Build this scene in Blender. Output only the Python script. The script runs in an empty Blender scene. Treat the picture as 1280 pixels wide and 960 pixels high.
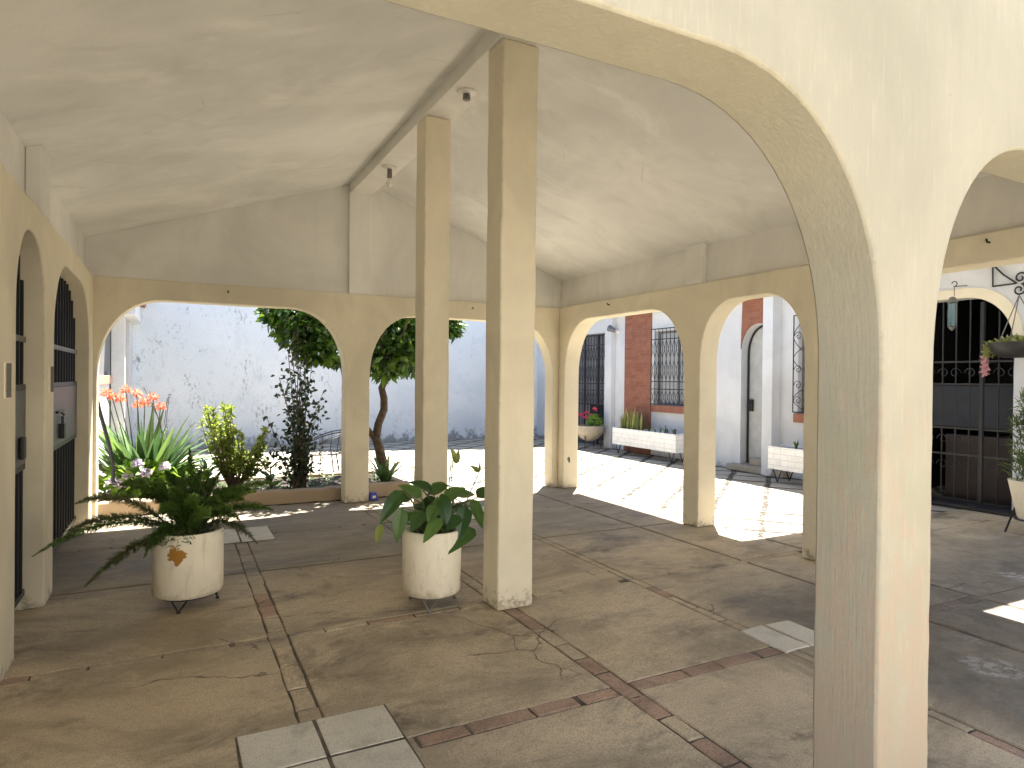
import bpy, math, random
from mathutils import Vector, Matrix
from mathutils.geometry import tessellate_polygon
random.seed(7)
rnd = random.random
def U(a, b): return a + (b - a) * rnd()
S = bpy.context.scene
COL = S.collection
PI = math.pi

# ------------------------------------------------------------------ camera
H = 1.5
F = 814.88
def _un(u, v): return Vector((u - 640.0, -(v - 480.0), -F))
_Y = _un(219, 470).normalized(); _X = _un(2217, 491).normalized(); _Z = _X.cross(_Y).normalized(); _X = _Y.cross(_Z)
RM = Matrix((_X, _Y, _Z))            # camera -> world
CAMP = Vector((0, 0, H))
def at(u, v, X=None, Y=None, Z=None):
    d = RM @ _un(u, v)
    if X is not None: t = X / d.x
    elif Y is not None: t = Y / d.y
    else: t = (Z - H) / d.z
    return CAMP + d * t
cam_d = bpy.data.cameras.new('camera')
cam_d.sensor_width = 36; cam_d.lens = 36 * F / 1280; cam_d.clip_end = 500; cam_d.clip_start = .05
cam = bpy.data.objects.new('camera', cam_d); COL.objects.link(cam)
cam.matrix_world = Matrix.Translation(CAMP) @ RM.to_4x4()
S.camera = cam

# ------------------------------------------------------------------ mesh builder
class MB:
    def __init__(s): s.v = []; s.f = []; s.m = []; s.t = []
    def add(s, vs, fs, m=0, t=.5):
        b = len(s.v); s.v += [tuple(p) for p in vs]
        for f in fs: s.f.append(tuple(i + b for i in f)); s.m.append(m); s.t.append(t)
    def box(s, x0, x1, y0, y1, z0, z1, m=0, t=.5):
        s.add([(x0,y0,z0),(x1,y0,z0),(x1,y1,z0),(x0,y1,z0),(x0,y0,z1),(x1,y0,z1),(x1,y1,z1),(x0,y1,z1)],
              [(0,3,2,1),(4,5,6,7),(0,1,5,4),(1,2,6,5),(2,3,7,6),(3,0,4,7)], m, t)
    def tube(s, pts, r, n=6, m=0, t=.5, cap=True):
        pts = [Vector(p) for p in pts]; k = len(pts)
        rs = r if isinstance(r, (list, tuple)) else [r] * k
        vs = []; up = None
        for i, p in enumerate(pts):
            d = (pts[min(i+1, k-1)] - pts[max(i-1, 0)])
            if d.length < 1e-9: d = Vector((0,0,1))
            d.normalize()
            if up is None: up = Vector((0,0,1)) if abs(d.z) < .9 else Vector((1,0,0))
            a = d.cross(up)
            if a.length < 1e-6: a = d.orthogonal()
            a.normalize(); b = a.cross(d); up = b
            for j in range(n):
                c = 2*PI*j/n; vs.append(p + (a*math.cos(c) + b*math.sin(c)) * rs[i])
        fs = [(i*n+j, i*n+(j+1)%n, (i+1)*n+(j+1)%n, (i+1)*n+j) for i in range(k-1) for j in range(n)]
        if cap: fs += [tuple(range(n-1,-1,-1)), tuple((k-1)*n+j for j in range(n))]
        s.add(vs, fs, m, t)
    def lathe(s, c, prof, n=32, m=0, t=.5):
        vs = []; k = len(prof)
        for r, z in prof:
            for j in range(n):
                a = 2*PI*j/n; vs.append((c[0]+r*math.cos(a), c[1]+r*math.sin(a), c[2]+z))
        fs = [(i*n+j, i*n+(j+1)%n, (i+1)*n+(j+1)%n, (i+1)*n+j) for i in range(k-1) for j in range(n)]
        fs += [tuple(range(n-1,-1,-1)), tuple((k-1)*n+j for j in range(n))]
        s.add(vs, fs, m, t)
    def prism(s, loops, fn, d0, d1, m=0, t=.5):
        flat = [p for l in loops for p in l]; N = len(flat)
        tr = [tuple(range(N))] if len(loops) == 1 else tessellate_polygon([[Vector((p[0], p[1], 0)) for p in l] for l in loops])
        vs = [fn(p[0], p[1], d0) for p in flat] + [fn(p[0], p[1], d1) for p in flat]
        fs = [tuple(f) for f in tr] + [tuple(i+N for i in reversed(f)) for f in tr]
        o = 0
        for l in loops:
            n = len(l)
            fs += [(o+i, o+(i+1)%n, N+o+(i+1)%n, N+o+i) for i in range(n)]; o += n
        s.add(vs, fs, m, t)
    def leaf(s, base, d, nrm, L, W, bend=.3, seg=3, fold=.25, t=.5, m=0, shape='lance'):
        d = Vector(d).normalized(); nrm = Vector(nrm); side = d.cross(nrm)
        if side.length < 1e-5: side = d.orthogonal()
        side.normalize(); up = side.cross(d).normalized()
        vs = []; p = Vector(base); dd = d.copy()
        for i in range(seg+1):
            q = i/seg
            if shape == 'strap': w = W*min(1, 2.2*(1-q)+.02)*(.7+.3*min(1, q*4))
            elif shape == 'heart': w = W*max(.03, math.sin(PI*min(1, q**.62))**.8)
            elif seg == 1: w = W*(1 if i == 0 else .3)
            else: w = W*max(.04, math.sin(PI*(q*.93+.05)))
            u2 = side.cross(dd).normalized()
            vs += [p - side*w*.5 + u2*fold*w*.5, p, p + side*w*.5 + u2*fold*w*.5]
            dd = (dd - up*bend/seg - Vector((0,0,1))*bend*.5/seg).normalized() if bend else dd
            p = p + dd*(L/seg)
        fs = []
        for i in range(seg):
            a = i*3; fs += [(a, a+1, a+4, a+3), (a+1, a+2, a+5, a+4)]
        s.add(vs, fs, m, t)
    def build(s, name, mats, parent=None, solid=True, smooth=None, bevel=0, loc=None):
        off = Vector(loc) if loc is not None else (WL[parent.name] if parent is not None else Vector((0,0,0)))
        me = bpy.data.meshes.new(name)
        me.from_pydata([(Vector(p) - off)[:] for p in s.v], [], s.f)
        if not isinstance(mats, (list, tuple)): mats = [mats]
        for mt in mats: me.materials.append(mt)
        me.polygons.foreach_set('material_index', s.m)
        at_ = me.attributes.new('tint', 'FLOAT', 'FACE'); at_.data.foreach_set('value', s.t)
        if solid:
            import bmesh
            bm = bmesh.new(); bm.from_mesh(me); bmesh.ops.recalc_face_normals(bm, faces=bm.faces); bm.to_mesh(me); bm.free()
        if smooth is not None:
            me.polygons.foreach_set('use_smooth', [True]*len(me.polygons))
            if smooth < 180: me.set_sharp_from_angle(angle=math.radians(smooth))
        me.update()
        o = bpy.data.objects.new(name, me); COL.objects.link(o)
        if parent is not None:
            o.parent = parent
            WL[o.name] = WL[parent.name]
        else:
            o.location = off; WL[o.name] = off.copy()
        if bevel:
            b = o.modifiers.new('bevel', 'BEVEL'); b.width = bevel; b.segments = 2; b.limit_method = 'ANGLE'; b.angle_limit = math.radians(50)
        return o
WL = {}
def tag(o, label=None, cat=None, group=None, kind=None):
    if label: o['label'] = label
    if cat: o['category'] = cat
    if group: o['group'] = group
    if kind: o['kind'] = kind
    return o
def thing(name, loc, label, cat, group=None):
    o = bpy.data.objects.new(name, None); COL.objects.link(o); o.location = loc; o.empty_display_size = .1
    WL[o.name] = Vector(loc)
    return tag(o, label, cat, group)
def dup(root, loc, label=None, group=None):
    r = root.copy(); COL.objects.link(r); r.location = loc
    if label: r['label'] = label
    if group: r['group'] = group
    for ch in list(root.children):
        c = ch.copy(); COL.objects.link(c); c.parent = r
        for g in list(ch.children):
            e = g.copy(); COL.objects.link(e); e.parent = c
    return r

# ------------------------------------------------------------------ node helpers
class NT:
    def __init__(s, name):
        s.mat = bpy.data.materials.new(name); s.mat.use_nodes = True
        s.t = s.mat.node_tree; s.n = s.t.nodes; s.b = s.n['Principled BSDF']; s.out = s.n['Material Output']
        s._pos = None
    def L(s, a, b): s.t.links.new(a, b)
    def _in(s, sock, val):
        if isinstance(val, bpy.types.NodeSocket): s.L(val, sock)
        elif val is not None:
            if sock.type == 'RGBA' and len(val) == 3: val = (*val, 1)
            sock.default_value = val
    def pos(s):
        if s._pos is None: s._pos = s.n.new('ShaderNodeNewGeometry').outputs['Position']
        return s._pos
    def objc(s): return s.n.new('ShaderNodeTexCoord').outputs['Object']
    def sep(s, v=None):
        x = s.n.new('ShaderNodeSeparateXYZ'); s.L(v if v is not None else s.pos(), x.inputs[0]); return x.outputs
    def comb(s, x=0, y=0, z=0):
        c = s.n.new('ShaderNodeCombineXYZ')
        for i, q in enumerate((x, y, z)): s._in(c.inputs[i], q)
        return c.outputs[0]
    def map(s, sc=(1,1,1), rot=(0,0,0), loc=(0,0,0), v=None):
        m = s.n.new('ShaderNodeMapping'); s.L(v if v is not None else s.pos(), m.inputs[0])
        m.inputs['Scale'].default_value = sc; m.inputs['Rotation'].default_value = rot; m.inputs['Location'].default_value = loc
        return m.outputs[0]
    def noise(s, scale=1, detail=5, rough=.55, dist=0, v=None, sc=None, loc=(0,0,0)):
        x = s.n.new('ShaderNodeTexNoise')
        vec = s.map(sc, loc=loc, v=v) if sc else (v if v is not None else s.map(loc=loc))
        s.L(vec, x.inputs['Vector'])
        x.inputs['Scale'].default_value = scale; x.inputs['Detail'].default_value = detail
        x.inputs['Roughness'].default_value = rough; x.inputs['Distortion'].default_value = dist
        return x.outputs[0]
    def vor(s, scale=1, feature='F1', v=None, sc=None):
        x = s.n.new('ShaderNodeTexVoronoi'); x.feature = feature
        s.L(s.map(sc, v=v) if sc else (v if v is not None else s.pos()), x.inputs['Vector']); x.inputs['Scale'].default_value = scale
        return x.outputs[0]
    def ramp(s, f, lo, hi, a=0., b=1.):
        m = s.n.new('ShaderNodeMapRange'); m.interpolation_type = 'SMOOTHSTEP'
        s._in(m.inputs[0], f); m.inputs[1].default_value = lo; m.inputs[2].default_value = hi
        m.inputs[3].default_value = a; m.inputs[4].default_value = b
        return m.outputs[0]
    def math(s, op, a, b=None, c=None):
        m = s.n.new('ShaderNodeMath'); m.operation = op
        for i, q in enumerate((a, b, c)):
            if q is not None: s._in(m.inputs[i], q)
        return m.outputs[0]
    def mul(s, a, b): return s.math('MULTIPLY', a, b)
    def addm(s, a, b): return s.math('ADD', a, b)
    def mix(s, f, a, b, mode='MIX'):
        m = s.n.new('ShaderNodeMix'); m.data_type = 'RGBA'; m.blend_type = mode
        s._in(m.inputs[0], f); s._in(m.inputs[6], a); s._in(m.inputs[7], b)
        return m.outputs[2]
    def warp(s, amt):
        n = s.n.new('ShaderNodeTexNoise'); n.inputs['Scale'].default_value = 2.5; n.inputs['Detail'].default_value = 5; s.L(s.pos(), n.inputs['Vector'])
        v = s.n.new('ShaderNodeVectorMath'); v.operation = 'MULTIPLY_ADD'; s.L(n.outputs[1], v.inputs[0]); v.inputs[1].default_value = (amt, amt, amt); s.L(s.pos(), v.inputs[2])
        return v.outputs[0]
    def edge(s, radius, lo, hi):
        bv = s.n.new('ShaderNodeBevel'); bv.samples = 4; bv.inputs[0].default_value = radius
        g = s.n.new('ShaderNodeNewGeometry'); d = s.n.new('ShaderNodeVectorMath'); d.operation = 'DOT_PRODUCT'
        s.L(bv.outputs[0], d.inputs[0]); s.L(g.outputs['True Normal'], d.inputs[1])
        return s.ramp(s.math('SUBTRACT', 1, d.outputs['Value']), lo, hi)
    def attr(s, name='tint'):
        a = s.n.new('ShaderNodeAttribute'); a.attribute_name = name; return a.outputs['Fac']
    def bump(s, h, strength=.3, dist=.01, prev=None):
        b = s.n.new('ShaderNodeBump'); b.inputs['Strength'].default_value = strength; b.inputs['Distance'].default_value = dist
        s.L(h, b.inputs['Height'])
        if prev is not None: s.L(prev, b.inputs['Normal'])
        return b.outputs[0]
    def done(s, col=None, rough=.8, nrm=None, spec=None, metal=None):
        if col is not None: s._in(s.b.inputs['Base Color'], col)
        s._in(s.b.inputs['Roughness'], rough)
        if spec is not None: s.b.inputs['Specular IOR Level'].default_value = spec
        if metal is not None: s.b.inputs['Metallic'].default_value = metal
        if nrm is not None: s.L(nrm, s.b.inputs['Normal'])
        return s.mat
def plain(name, col, rough=.6, metal=0, var=.12, scale=8):
    k = NT(name); n = k.noise(scale, 4)
    c = k.mix(k.ramp(n, .3, .7), tuple(q*(1-var) for q in col), tuple(min(1, q*(1+var)) for q in col))
    return k.done(c, rough, k.bump(k.noise(scale*12, 3), .08, .004), metal=metal)
def plaster(name, base, dirt, brush=.3, spots=.5, base_dirt=True, trowel=False, edge=False):
    k = NT(name)
    big = k.noise(.9, 5, .6, .6)
    col = k.mix(k.ramp(big, .3, .72), tuple(q*.86 for q in base), tuple(min(1, q*1.06) for q in base))
    if trowel:
        st = k.noise(1.4, 7, .68, 1.2, sc=(.8, 1.6, 1.6))
        col = k.mix(k.mul(k.ramp(st, .5, .72), .42), col, tuple(q*.74 for q in base))
        st2 = k.noise(1.1, 6, .65, .8, sc=(.7, 1.5, 1.5), loc=(4, 7, 1))
        col = k.mix(k.mul(k.ramp(st2, .52, .7), .6), col, tuple(min(1, q*1.16) for q in base))
    else:
        st = k.noise(2.2, 6, .65, .3, sc=(2.2, 2.2, .45))
        col = k.mix(k.mul(k.ramp(st, .5, .75), .4), col, tuple(q*.8 for q in base))
    if trowel:
        pk = k.mul(k.ramp(k.noise(7, 8, .8, .4, sc=(.7, 1.3, 1.3), loc=(3, 3, 1)), .64, .68), k.ramp(k.noise(1.2, 3), .5, .62))
        col = k.mix(k.mul(pk, .6), col, tuple(q*.62 for q in base))
        ck = k.ramp(k.vor(.9, 'DISTANCE_TO_EDGE', v=k.map(v=k.pos())), .004, .0015)
        col = k.mix(k.mul(k.mul(ck, k.ramp(k.noise(1.1, 3, loc=(7, 2, 2)), .55, .62)), .35), col, tuple(q*.5 for q in base))
    fine = k.noise(38, 5, .7)
    col = k.mix(k.mul(k.ramp(fine, .66, .72), spots), col, dirt)
    if base_dirt:
        z = k.sep()[2]
        g = k.math('SUBTRACT', k.noise(11, 7, .75), k.mul(z, 1.3))
        col = k.mix(k.mul(k.ramp(g, .40, .58), .8), col, dirt)
    if edge:
        em = k.mul(k.edge(.022, .01, .10), k.ramp(k.noise(13, 7, .8, loc=(6, 1, 2)), .50, .60))
        col = k.mix(k.mul(em, .7), col, tuple(q*.62 for q in base))
    h1 = k.noise(10, 5, .6, sc=(8, 8, .6)) if brush else k.noise(30, 4)
    h2 = k.noise(5, 4, .55)
    n1 = k.bump(h2, .22, .02); n2 = k.bump(h1, brush if brush else .12, .006, n1)
    n3 = k.bump(k.noise(90, 3), .1, .003, n2)
    return k.done(col, .88, n3, spec=.25)
def wear(mat):
    k = NT.__new__(NT); k.mat = mat; k.t = mat.node_tree; k.n = k.t.nodes; k.b = k.n['Principled BSDF']; k._pos = None
    old = k.b.inputs['Base Color'].links[0].from_socket
    z = k.sep()[2]
    s1 = k.noise(3.0, 7, .7, .2, sc=(5, 5, .5)); c = k.mix(k.mul(k.ramp(s1, .50, .64), .20), old, (.40, .35, .25))
    s2 = k.noise(9, 6, .75, sc=(5, 5, .5), loc=(3, 1, 0)); c = k.mix(k.mul(k.ramp(s2, .52, .66), .16), c, (.66, .60, .45))
    g = k.math('SUBTRACT', k.noise(9, 9, .85, .3, sc=(1.4, 1.4, .6), loc=(1, 2, 3)), k.mul(z, .12)); c = k.mix(k.mul(k.ramp(g, .36, .44), .65), c, (.47, .36, .27))
    bl = k.noise(1.5, 5, .6, .4, loc=(9, 9, 1)); c = k.mix(k.mul(k.ramp(bl, .58, .74), .45), c, (.36, .36, .25))
    ch = k.noise(16, 6, .8, loc=(2, 2, 5)); c = k.mix(k.mul(k.ramp(ch, .68, .72), .7), c, (.30, .25, .19))
    k.L(c, k.b.inputs['Base Color'])
def leafmat(name, dark, light, trans=.35, rough=.4, tcol=None):
    k = NT(name); t = k.attr()
    c = k.mix(t, dark, light)
    c = k.mix(k.mul(k.ramp(k.noise(25, 3), .4, .7), .35), c, tuple(q*.6 for q in dark))
    k._in(k.b.inputs['Base Color'], c); k.b.inputs['Roughness'].default_value = rough
    tr = k.n.new('ShaderNodeBsdfTranslucent'); k.L(k.mix(t, tuple(min(1, q*1.6) for q in dark), tcol or tuple(min(1, q*1.7) for q in light)), tr.inputs[0])
    mx = k.n.new('ShaderNodeMixShader'); mx.inputs[0].default_value = trans
    k.L(k.b.outputs[0], mx.inputs[1]); k.L(tr.outputs[0], mx.inputs[2]); k.L(mx.outputs[0], k.out.inputs[0])
    return k.mat

M = {}
CREAM = (.76, .69, .535)
M['cream'] = plaster('cream_plaster', CREAM, (.30, .25, .18), .22, .25, edge=True)
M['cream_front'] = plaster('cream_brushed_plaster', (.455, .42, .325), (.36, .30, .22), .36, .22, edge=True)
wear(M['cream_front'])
M['offwhite'] = plaster('offwhite_plaster', (.775, .76, .72), (.36, .32, .26), 0, .2, False)
M['ceiling'] = plaster('trowelled_ceiling_plaster', (.765, .765, .745), (.36, .33, .27), 0, .12, False, True)
M['house_white'] = plaster('white_house_paint', (.62, .635, .66), (.4, .39, .37), .1, .12)
M['bounce_cream'] = plaster('warm_white_bounce_paint', (.70, .68, .62), (.45, .42, .36), .1, .12)  # used on the added bounce wall only
M['fascia'] = plain('white_fascia_paint', (.68, .69, .71), .7, var=.04)
M['iron'] = plain('black_wrought_iron', (.018, .018, .021), .45, .2)
M['iron_grey'] = plain('grey_iron', (.16, .15, .14), .5, .3)
M['navy'] = plain('dark_navy_steel', (.008, .009, .015), .65)
M['gate_panel'] = plain('blue_grey_steel_sheet', (.085, .09, .10), .42)
M['room_shade'] = plain('black_room_shade', (.012, .011, .011), .8)  # near-black colour holds the shade of the unlit rooms
M['soil'] = plain('dark_soil', (.035, .024, .016), .95, var=.5, scale=20)
M['white_pot'] = plaster('white_pot_paint', (.88, .81, .66), (.40, .32, .2), .12, .35, False)
M['clay'] = plain('grey_clay', (.34, .30, .24), .8)
M['bark'] = plain('tree_bark', (.085, .058, .04), .9, var=.5, scale=16)
M['stem'] = plain('green_stem', (.09, .12, .04), .6)
M['stem_brown'] = plain('brown_stem', (.10, .065, .045), .7)
M['rubber'] = plain('black_rubber', (.015, .015, .016), .55)
M['blue'] = plain('blue_plastic', (.03, .05, .36), .45, var=.05)
M['white_plastic'] = plain('white_plastic', (.75, .74, .7), .5, var=.05)
M['grey_metal'] = plain('grey_lamp_metal', (.17, .17, .175), .4, .5)
M['wood_red'] = plain('red_brown_door', (.025, .012, .010), .5)
M['blue_dark'] = plain('dark_blue_panel', (.010, .017, .032), .45)
M['roof_tile'] = plain('terracotta_tile', (.32, .13, .085), .85, var=.3)
M['grey_weathered'] = plaster('weathered_grey_wall', (.17, .175, .18), (.05, .05, .05), .2, .8)
M['brass_white'] = plain('porcelain', (.7, .68, .64), .35)
M['bulb'] = plain('bulb_glass', (.75, .74, .70), .15, var=.02)
M['flower_orange'] = leafmat('orange_petals', (.75, .16, .08), (.88, .36, .22), .3, .5)
M['flower_lilac'] = leafmat('lilac_petals', (.36, .28, .46), (.72, .66, .78), .3, .6)
M['flower_salmon'] = leafmat('pale_pink_petals', (.5, .24, .26), (.68, .42, .42), .3, .6)
M['flower_pink'] = leafmat('pink_petals', (.5, .03, .08), (.75, .12, .2), .3, .5)
M['fern'] = leafmat('fern_green', (.045, .095, .020), (.20, .32, .065), .3, .5)
M['fern_grey'] = leafmat('dry_fern_tip', (.09, .11, .045), (.22, .25, .10), .25, .6)
M['lily'] = leafmat('glossy_lily_leaf', (.025, .075, .018), (.11, .21, .045), .28, .28)
M['lily_pale'] = leafmat('pale_lily_leaf', (.14, .2, .04), (.3, .36, .09), .4, .35)
M['tree_leaf'] = leafmat('dark_glossy_tree_leaf', (.012, .04, .010), (.07, .15, .022), .28, .3, (.25, .42, .04))
M['shrub_leaf'] = leafmat('yellow_green_shrub_leaf', (.07, .11, .02), (.30, .36, .07), .4, .45, (.5, .6, .1))
M['dark_leaf'] = leafmat('dark_shrub_leaf', (.012, .028, .012), (.045, .085, .025), .2, .35)
M['strap'] = leafmat('strap_leaf', (.03, .07, .025), (.13, .22, .07), .25, .4, (.3, .45, .1))
M['hydr'] = leafmat('bright_bush_leaf', (.06, .14, .02), (.26, .42, .05), .4, .45, (.5, .7, .08))
M['variegated'] = leafmat('variegated_spear_leaf', (.12, .16, .04), (.42, .42, .14), .2, .45)
M['cypress'] = leafmat('conifer_green', (.03, .06, .015), (.12, .17, .03), .2, .6)

# back wall : white, weathered
k = NT('weathered_white_wall')
b = k.mix(k.ramp(k.noise(.7, 5, .6), .3, .7), (.68, .725, .765), (.76, .79, .815))
m1 = k.ramp(k.noise(2.2, 8, .78, .4, sc=(1.6, 1.6, .8)), .50, .64)
m2 = k.ramp(k.noise(15, 7, .8, sc=(1.4, 1.4, .6)), .50, .60)
x, y, z = k.sep()
lft = k.ramp(x, 1.2, 6.5, 1.0, .35)
b = k.mix(k.mul(k.mul(m1, m2), k.mul(lft, .9)), b, (.17, .19, .20))
b = k.mix(k.mul(k.ramp(k.noise(34, 6, .85), .56, .68), k.mul(lft, .8)), b, (.3, .32, .33))
lay = k.ramp(k.noise(1.3, 6, .7, .5, loc=(3, 0, 9)), .5, .62)
b = k.mix(k.mul(lay, .35), b, (.56, .62, .67))
gd = k.math('SUBTRACT', k.noise(6, 7, .75, sc=(1, 1, .7)), k.mul(z, .75))
b = k.mix(k.mul(k.ramp(gd, .34, .5), .8), b, (.22, .225, .22))
M['back_wall'] = k.done(b, .92, k.bump(k.noise(24, 6, .7), .3, .012), spec=.2)

# brick cladding (faces +-X and +-Y)
def brickmat(name, c1, c2, mortar, scale=1., mw=.012, w=.24, hgt=.065, bumpst=.5, rough=.85):
    k = NT(name); x, y, z = k.sep()
    v = k.comb(k.addm(x, y), z, 0)
    bt = k.n.new('ShaderNodeTexBrick'); k.L(v, bt.inputs['Vector'])
    bt.inputs['Color1'].default_value = (*c1, 1); bt.inputs['Color2'].default_value = (*c2, 1); bt.inputs['Mortar'].default_value = (*mortar, 1)
    bt.inputs['Scale'].default_value = scale; bt.inputs['Mortar Size'].default_value = mw*.5; bt.inputs['Mortar Smooth'].default_value = .3
    bt.inputs['Brick Width'].default_value = w; bt.inputs['Row Height'].default_value = hgt; bt.inputs['Bias'].default_value = 0
    c = k.mix(k.mul(k.ramp(k.noise(7, 5, .65), .4, .7), .4), bt.outputs[0], tuple(q*.7 for q in c1))
    n = k.bump(k.math('SUBTRACT', k.mul(k.noise(40, 4), .3), bt.outputs[1]), bumpst, .008)
    return k.done(c, rough, n, spec=.25)
M['brick'] = brickmat('red_brick_cladding', (.23, .092, .058), (.30, .125, .08), (.24, .13, .095))
M['brick_sill'] = brickmat('brick_sill', (.25, .10, .07), (.33, .14, .09), (.26, .17, .13), w=.07, hgt=.4)
M['white_brick'] = brickmat('white_painted_brick', (.80, .80, .79), (.83, .83, .82), (.60, .60, .60), w=.26, hgt=.085, mw=.010)
M['pale_brick_sill'] = brickmat('pale_brick_sill', (.42, .22, .15), (.55, .35, .26), (.4, .3, .24), w=.07, hgt=.4)

# carport floor concrete
def floor_mat(name, base, dark, red=0.):
    k = NT(name); t = k.attr(); x, y, z = k.sep()
    n1 = k.noise(.9, 11, .72, .7, sc=(.75, 1.5, 1))
    n2 = k.noise(1.5, 11, .74, .4, sc=(.75, 1.35, 1), loc=(11, 3, 0))
    c = k.mix(k.ramp(n1, .33, .66), tuple(q*.62 for q in base), tuple(q*1.18 for q in base))
    c = k.mix(k.mul(k.ramp(n2, .50, .68), .9), c, dark)
    n4 = k.noise(1.15, 11, .74, .4, loc=(21, 5, 2)); c = k.mix(k.mul(k.ramp(n4, .52, .74), .7), c, dark)
    n3 = k.noise(4.5, 8, .72, .4, sc=(.8, 1.3, 1), loc=(2, 9, 0))
    c = k.mix(k.mul(k.ramp(n3, .55, .72), .45), c, tuple(q*.5 for q in base))
    pale = k.noise(2.6, 7, .7, .5, loc=(5, 1, 3))
    c = k.mix(k.mul(k.ramp(pale, .58, .74), .4), c, tuple(min(1, q*1.55+.02) for q in base))
    # grey, mossy part to the right and grey far part
    gm = k.mul(k.ramp(x, 3.0, 3.5), k.ramp(k.addm(y, k.mul(k.noise(1.2, 4), .8)), 4.3, 3.2))
    c = k.mix(k.mul(gm, .8), c, k.mix(k.ramp(k.noise(5, 7, .7), .35, .65), (.06, .058, .052), (.17, .16, .14)))
    gf = k.ramp(k.addm(y, k.mul(k.noise(1.5, 4), .6)), 4.9, 6.0)
    c = k.mix(k.mul(gf, .6), c, k.mix(k.ramp(k.noise(3, 8, .7, 1, sc=(.5, 1.6, 1)), .35, .65), (.085, .08, .074), (.22, .205, .18)))
    eff = k.mul(k.ramp(k.vor(1.55), .30, .20), k.ramp(k.noise(14, 6, .75), .45, .58))
    c = k.mix(k.mul(k.mul(eff, gm), .75), c, (.50, .49, .46))
    c = k.mix(k.ramp(t, 0, 1, .55, 0), c, (.02, .017, .013))
    g = k.noise(160, 3, .7)
    c = k.mix(k.mul(k.ramp(g, .45, .68), .7), c, tuple(q*.3 for q in base))
    g2 = k.noise(45, 5, .8); c = k.mix(k.mul(k.ramp(g2, .52, .66), .5), c, tuple(q*.42 for q in base))
    c = k.mix(k.mul(k.ramp(k.noise(70, 4, .8, loc=(5,5,5)), .60, .70), .4), c, tuple(min(1, q*1.4) for q in base))
    sp = k.vor(55)
    c = k.mix(k.mul(k.ramp(sp, .10, .05), k.mul(k.ramp(k.noise(3), .5, .65), .7)), c, (.025, .02, .016))
    ce = k.vor(1.1, 'DISTANCE_TO_EDGE', v=k.map(v=k.warp(.35)))
    c = k.mix(k.mul(k.mul(k.ramp(ce, .006, .002), k.ramp(k.noise(.8, 3, loc=(1, 4, 2)), .54, .6)), .75), c, (.05, .04, .03))
    rgh = k.ramp(n2, .3, .8, .78, .55)
    nb = k.bump(k.noise(6, 6, .65), .25, .012); nb = k.bump(g, .25, .003, nb)
    return k.done(c, rgh, nb, spec=.35)
M['concrete'] = floor_mat('stained_floor_concrete', (.60, .485, .325), (.12, .095, .068))
M['floor_brick'] = floor_mat('worn_floor_brick', (.48, .32, .22), (.14, .10, .075))
M['joint'] = plain('dirty_floor_joint', (.11, .085, .06), .95, var=.5)
k = NT('terrazzo_tile')
sp = k.vor(120); c = k.mix(k.ramp(k.noise(2, 5), .3, .7), (.56, .51, .405), (.66, .605, .49))
c = k.mix(k.ramp(sp, .35, .12), c, (.27, .25, .21)); c = k.mix(k.mul(k.ramp(k.noise(5, 6, .7), .5, .7), .4), c, (.2, .17, .13))
M['terrazzo'] = k.done(c, .6, k.bump(k.noise(80), .12, .003))

# courtyard paving
k = NT('courtyard_stone_paving'); x, y, z = k.sep()
wob = k.math('SUBTRACT', k.noise(2.2, 4), .5)
ca, sa = math.cos(math.radians(40)), math.sin(math.radians(40))
p = k.addm(k.addm(k.mul(x, -sa), k.mul(y, ca)), k.mul(wob, .10))
q = k.addm(k.addm(k.mul(x, ca), k.mul(y, sa)), k.mul(wob, .16))
def lines(k, c, s, off, w):
    f = k.math('FRACT', k.addm(k.math('DIVIDE', c, s), off))
    d = k.math('ABSOLUTE', k.math('SUBTRACT', f, .5))
    return k.ramp(d, w/s, w/s*.35)
gap = k.ramp(k.noise(1.7, 2), .3, .5, .55, 1)
l1 = k.mul(lines(k, p, .56, .13, .060), k.ramp(k.noise(26, 3, .6), .36, .50, .25, 1))
l2 = lines(k, q, .50, .3, .056)
ln = k.math('MAXIMUM', l1, k.mul(l2, gap))
stone = k.mix(k.ramp(k.noise(.8, 6, .6), .3, .7), (.37, .335, .265), (.46, .42, .34))
stone = k.mix(k.mul(k.ramp(k.noise(4, 7, .7), .5, .7), .45), stone, (.33, .28, .21))
red = k.ramp(k.noise(1.1, 4, .6, loc=(3.3, 8, 0)), .60, .68)
stone = k.mix(k.mul(red, .5), stone, (.42, .25, .16))
col = k.mix(ln, stone, (.045, .036, .027))
nb = k.bump(k.math('SUBTRACT', k.mul(k.noise(15, 5), .4), ln), .5, .012)
M['paving'] = k.done(col, .85, nb, spec=.25)

k = NT.__new__(NT); k.mat = M['white_pot']; k.t = k.mat.node_tree; k.n = k.t.nodes; k.b = k.n['Principled BSDF']; k._pos = None
old = k.b.inputs['Base Color'].links[0].from_socket
c = k.mix(k.mul(k.ramp(k.noise(4, 7, .75, .2, sc=(4, 4, .7)), .52, .70), .45), old, (.46, .37, .25))
c = k.mix(k.mul(k.ramp(k.noise(14, 7, .8), .58, .68), .5), c, (.50, .42, .30))
zz_ = k.sep()[2]
lo_ = k.mul(k.ramp(k.math('SUBTRACT', k.noise(12, 6, .75), k.mul(k.math('SUBTRACT', zz_, .09), 3.0)),   .30, .55), .5)
c = k.mix(lo_, c, (.33, .26, .17)); k.L(c, k.b.inputs['Base Color'])
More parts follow.
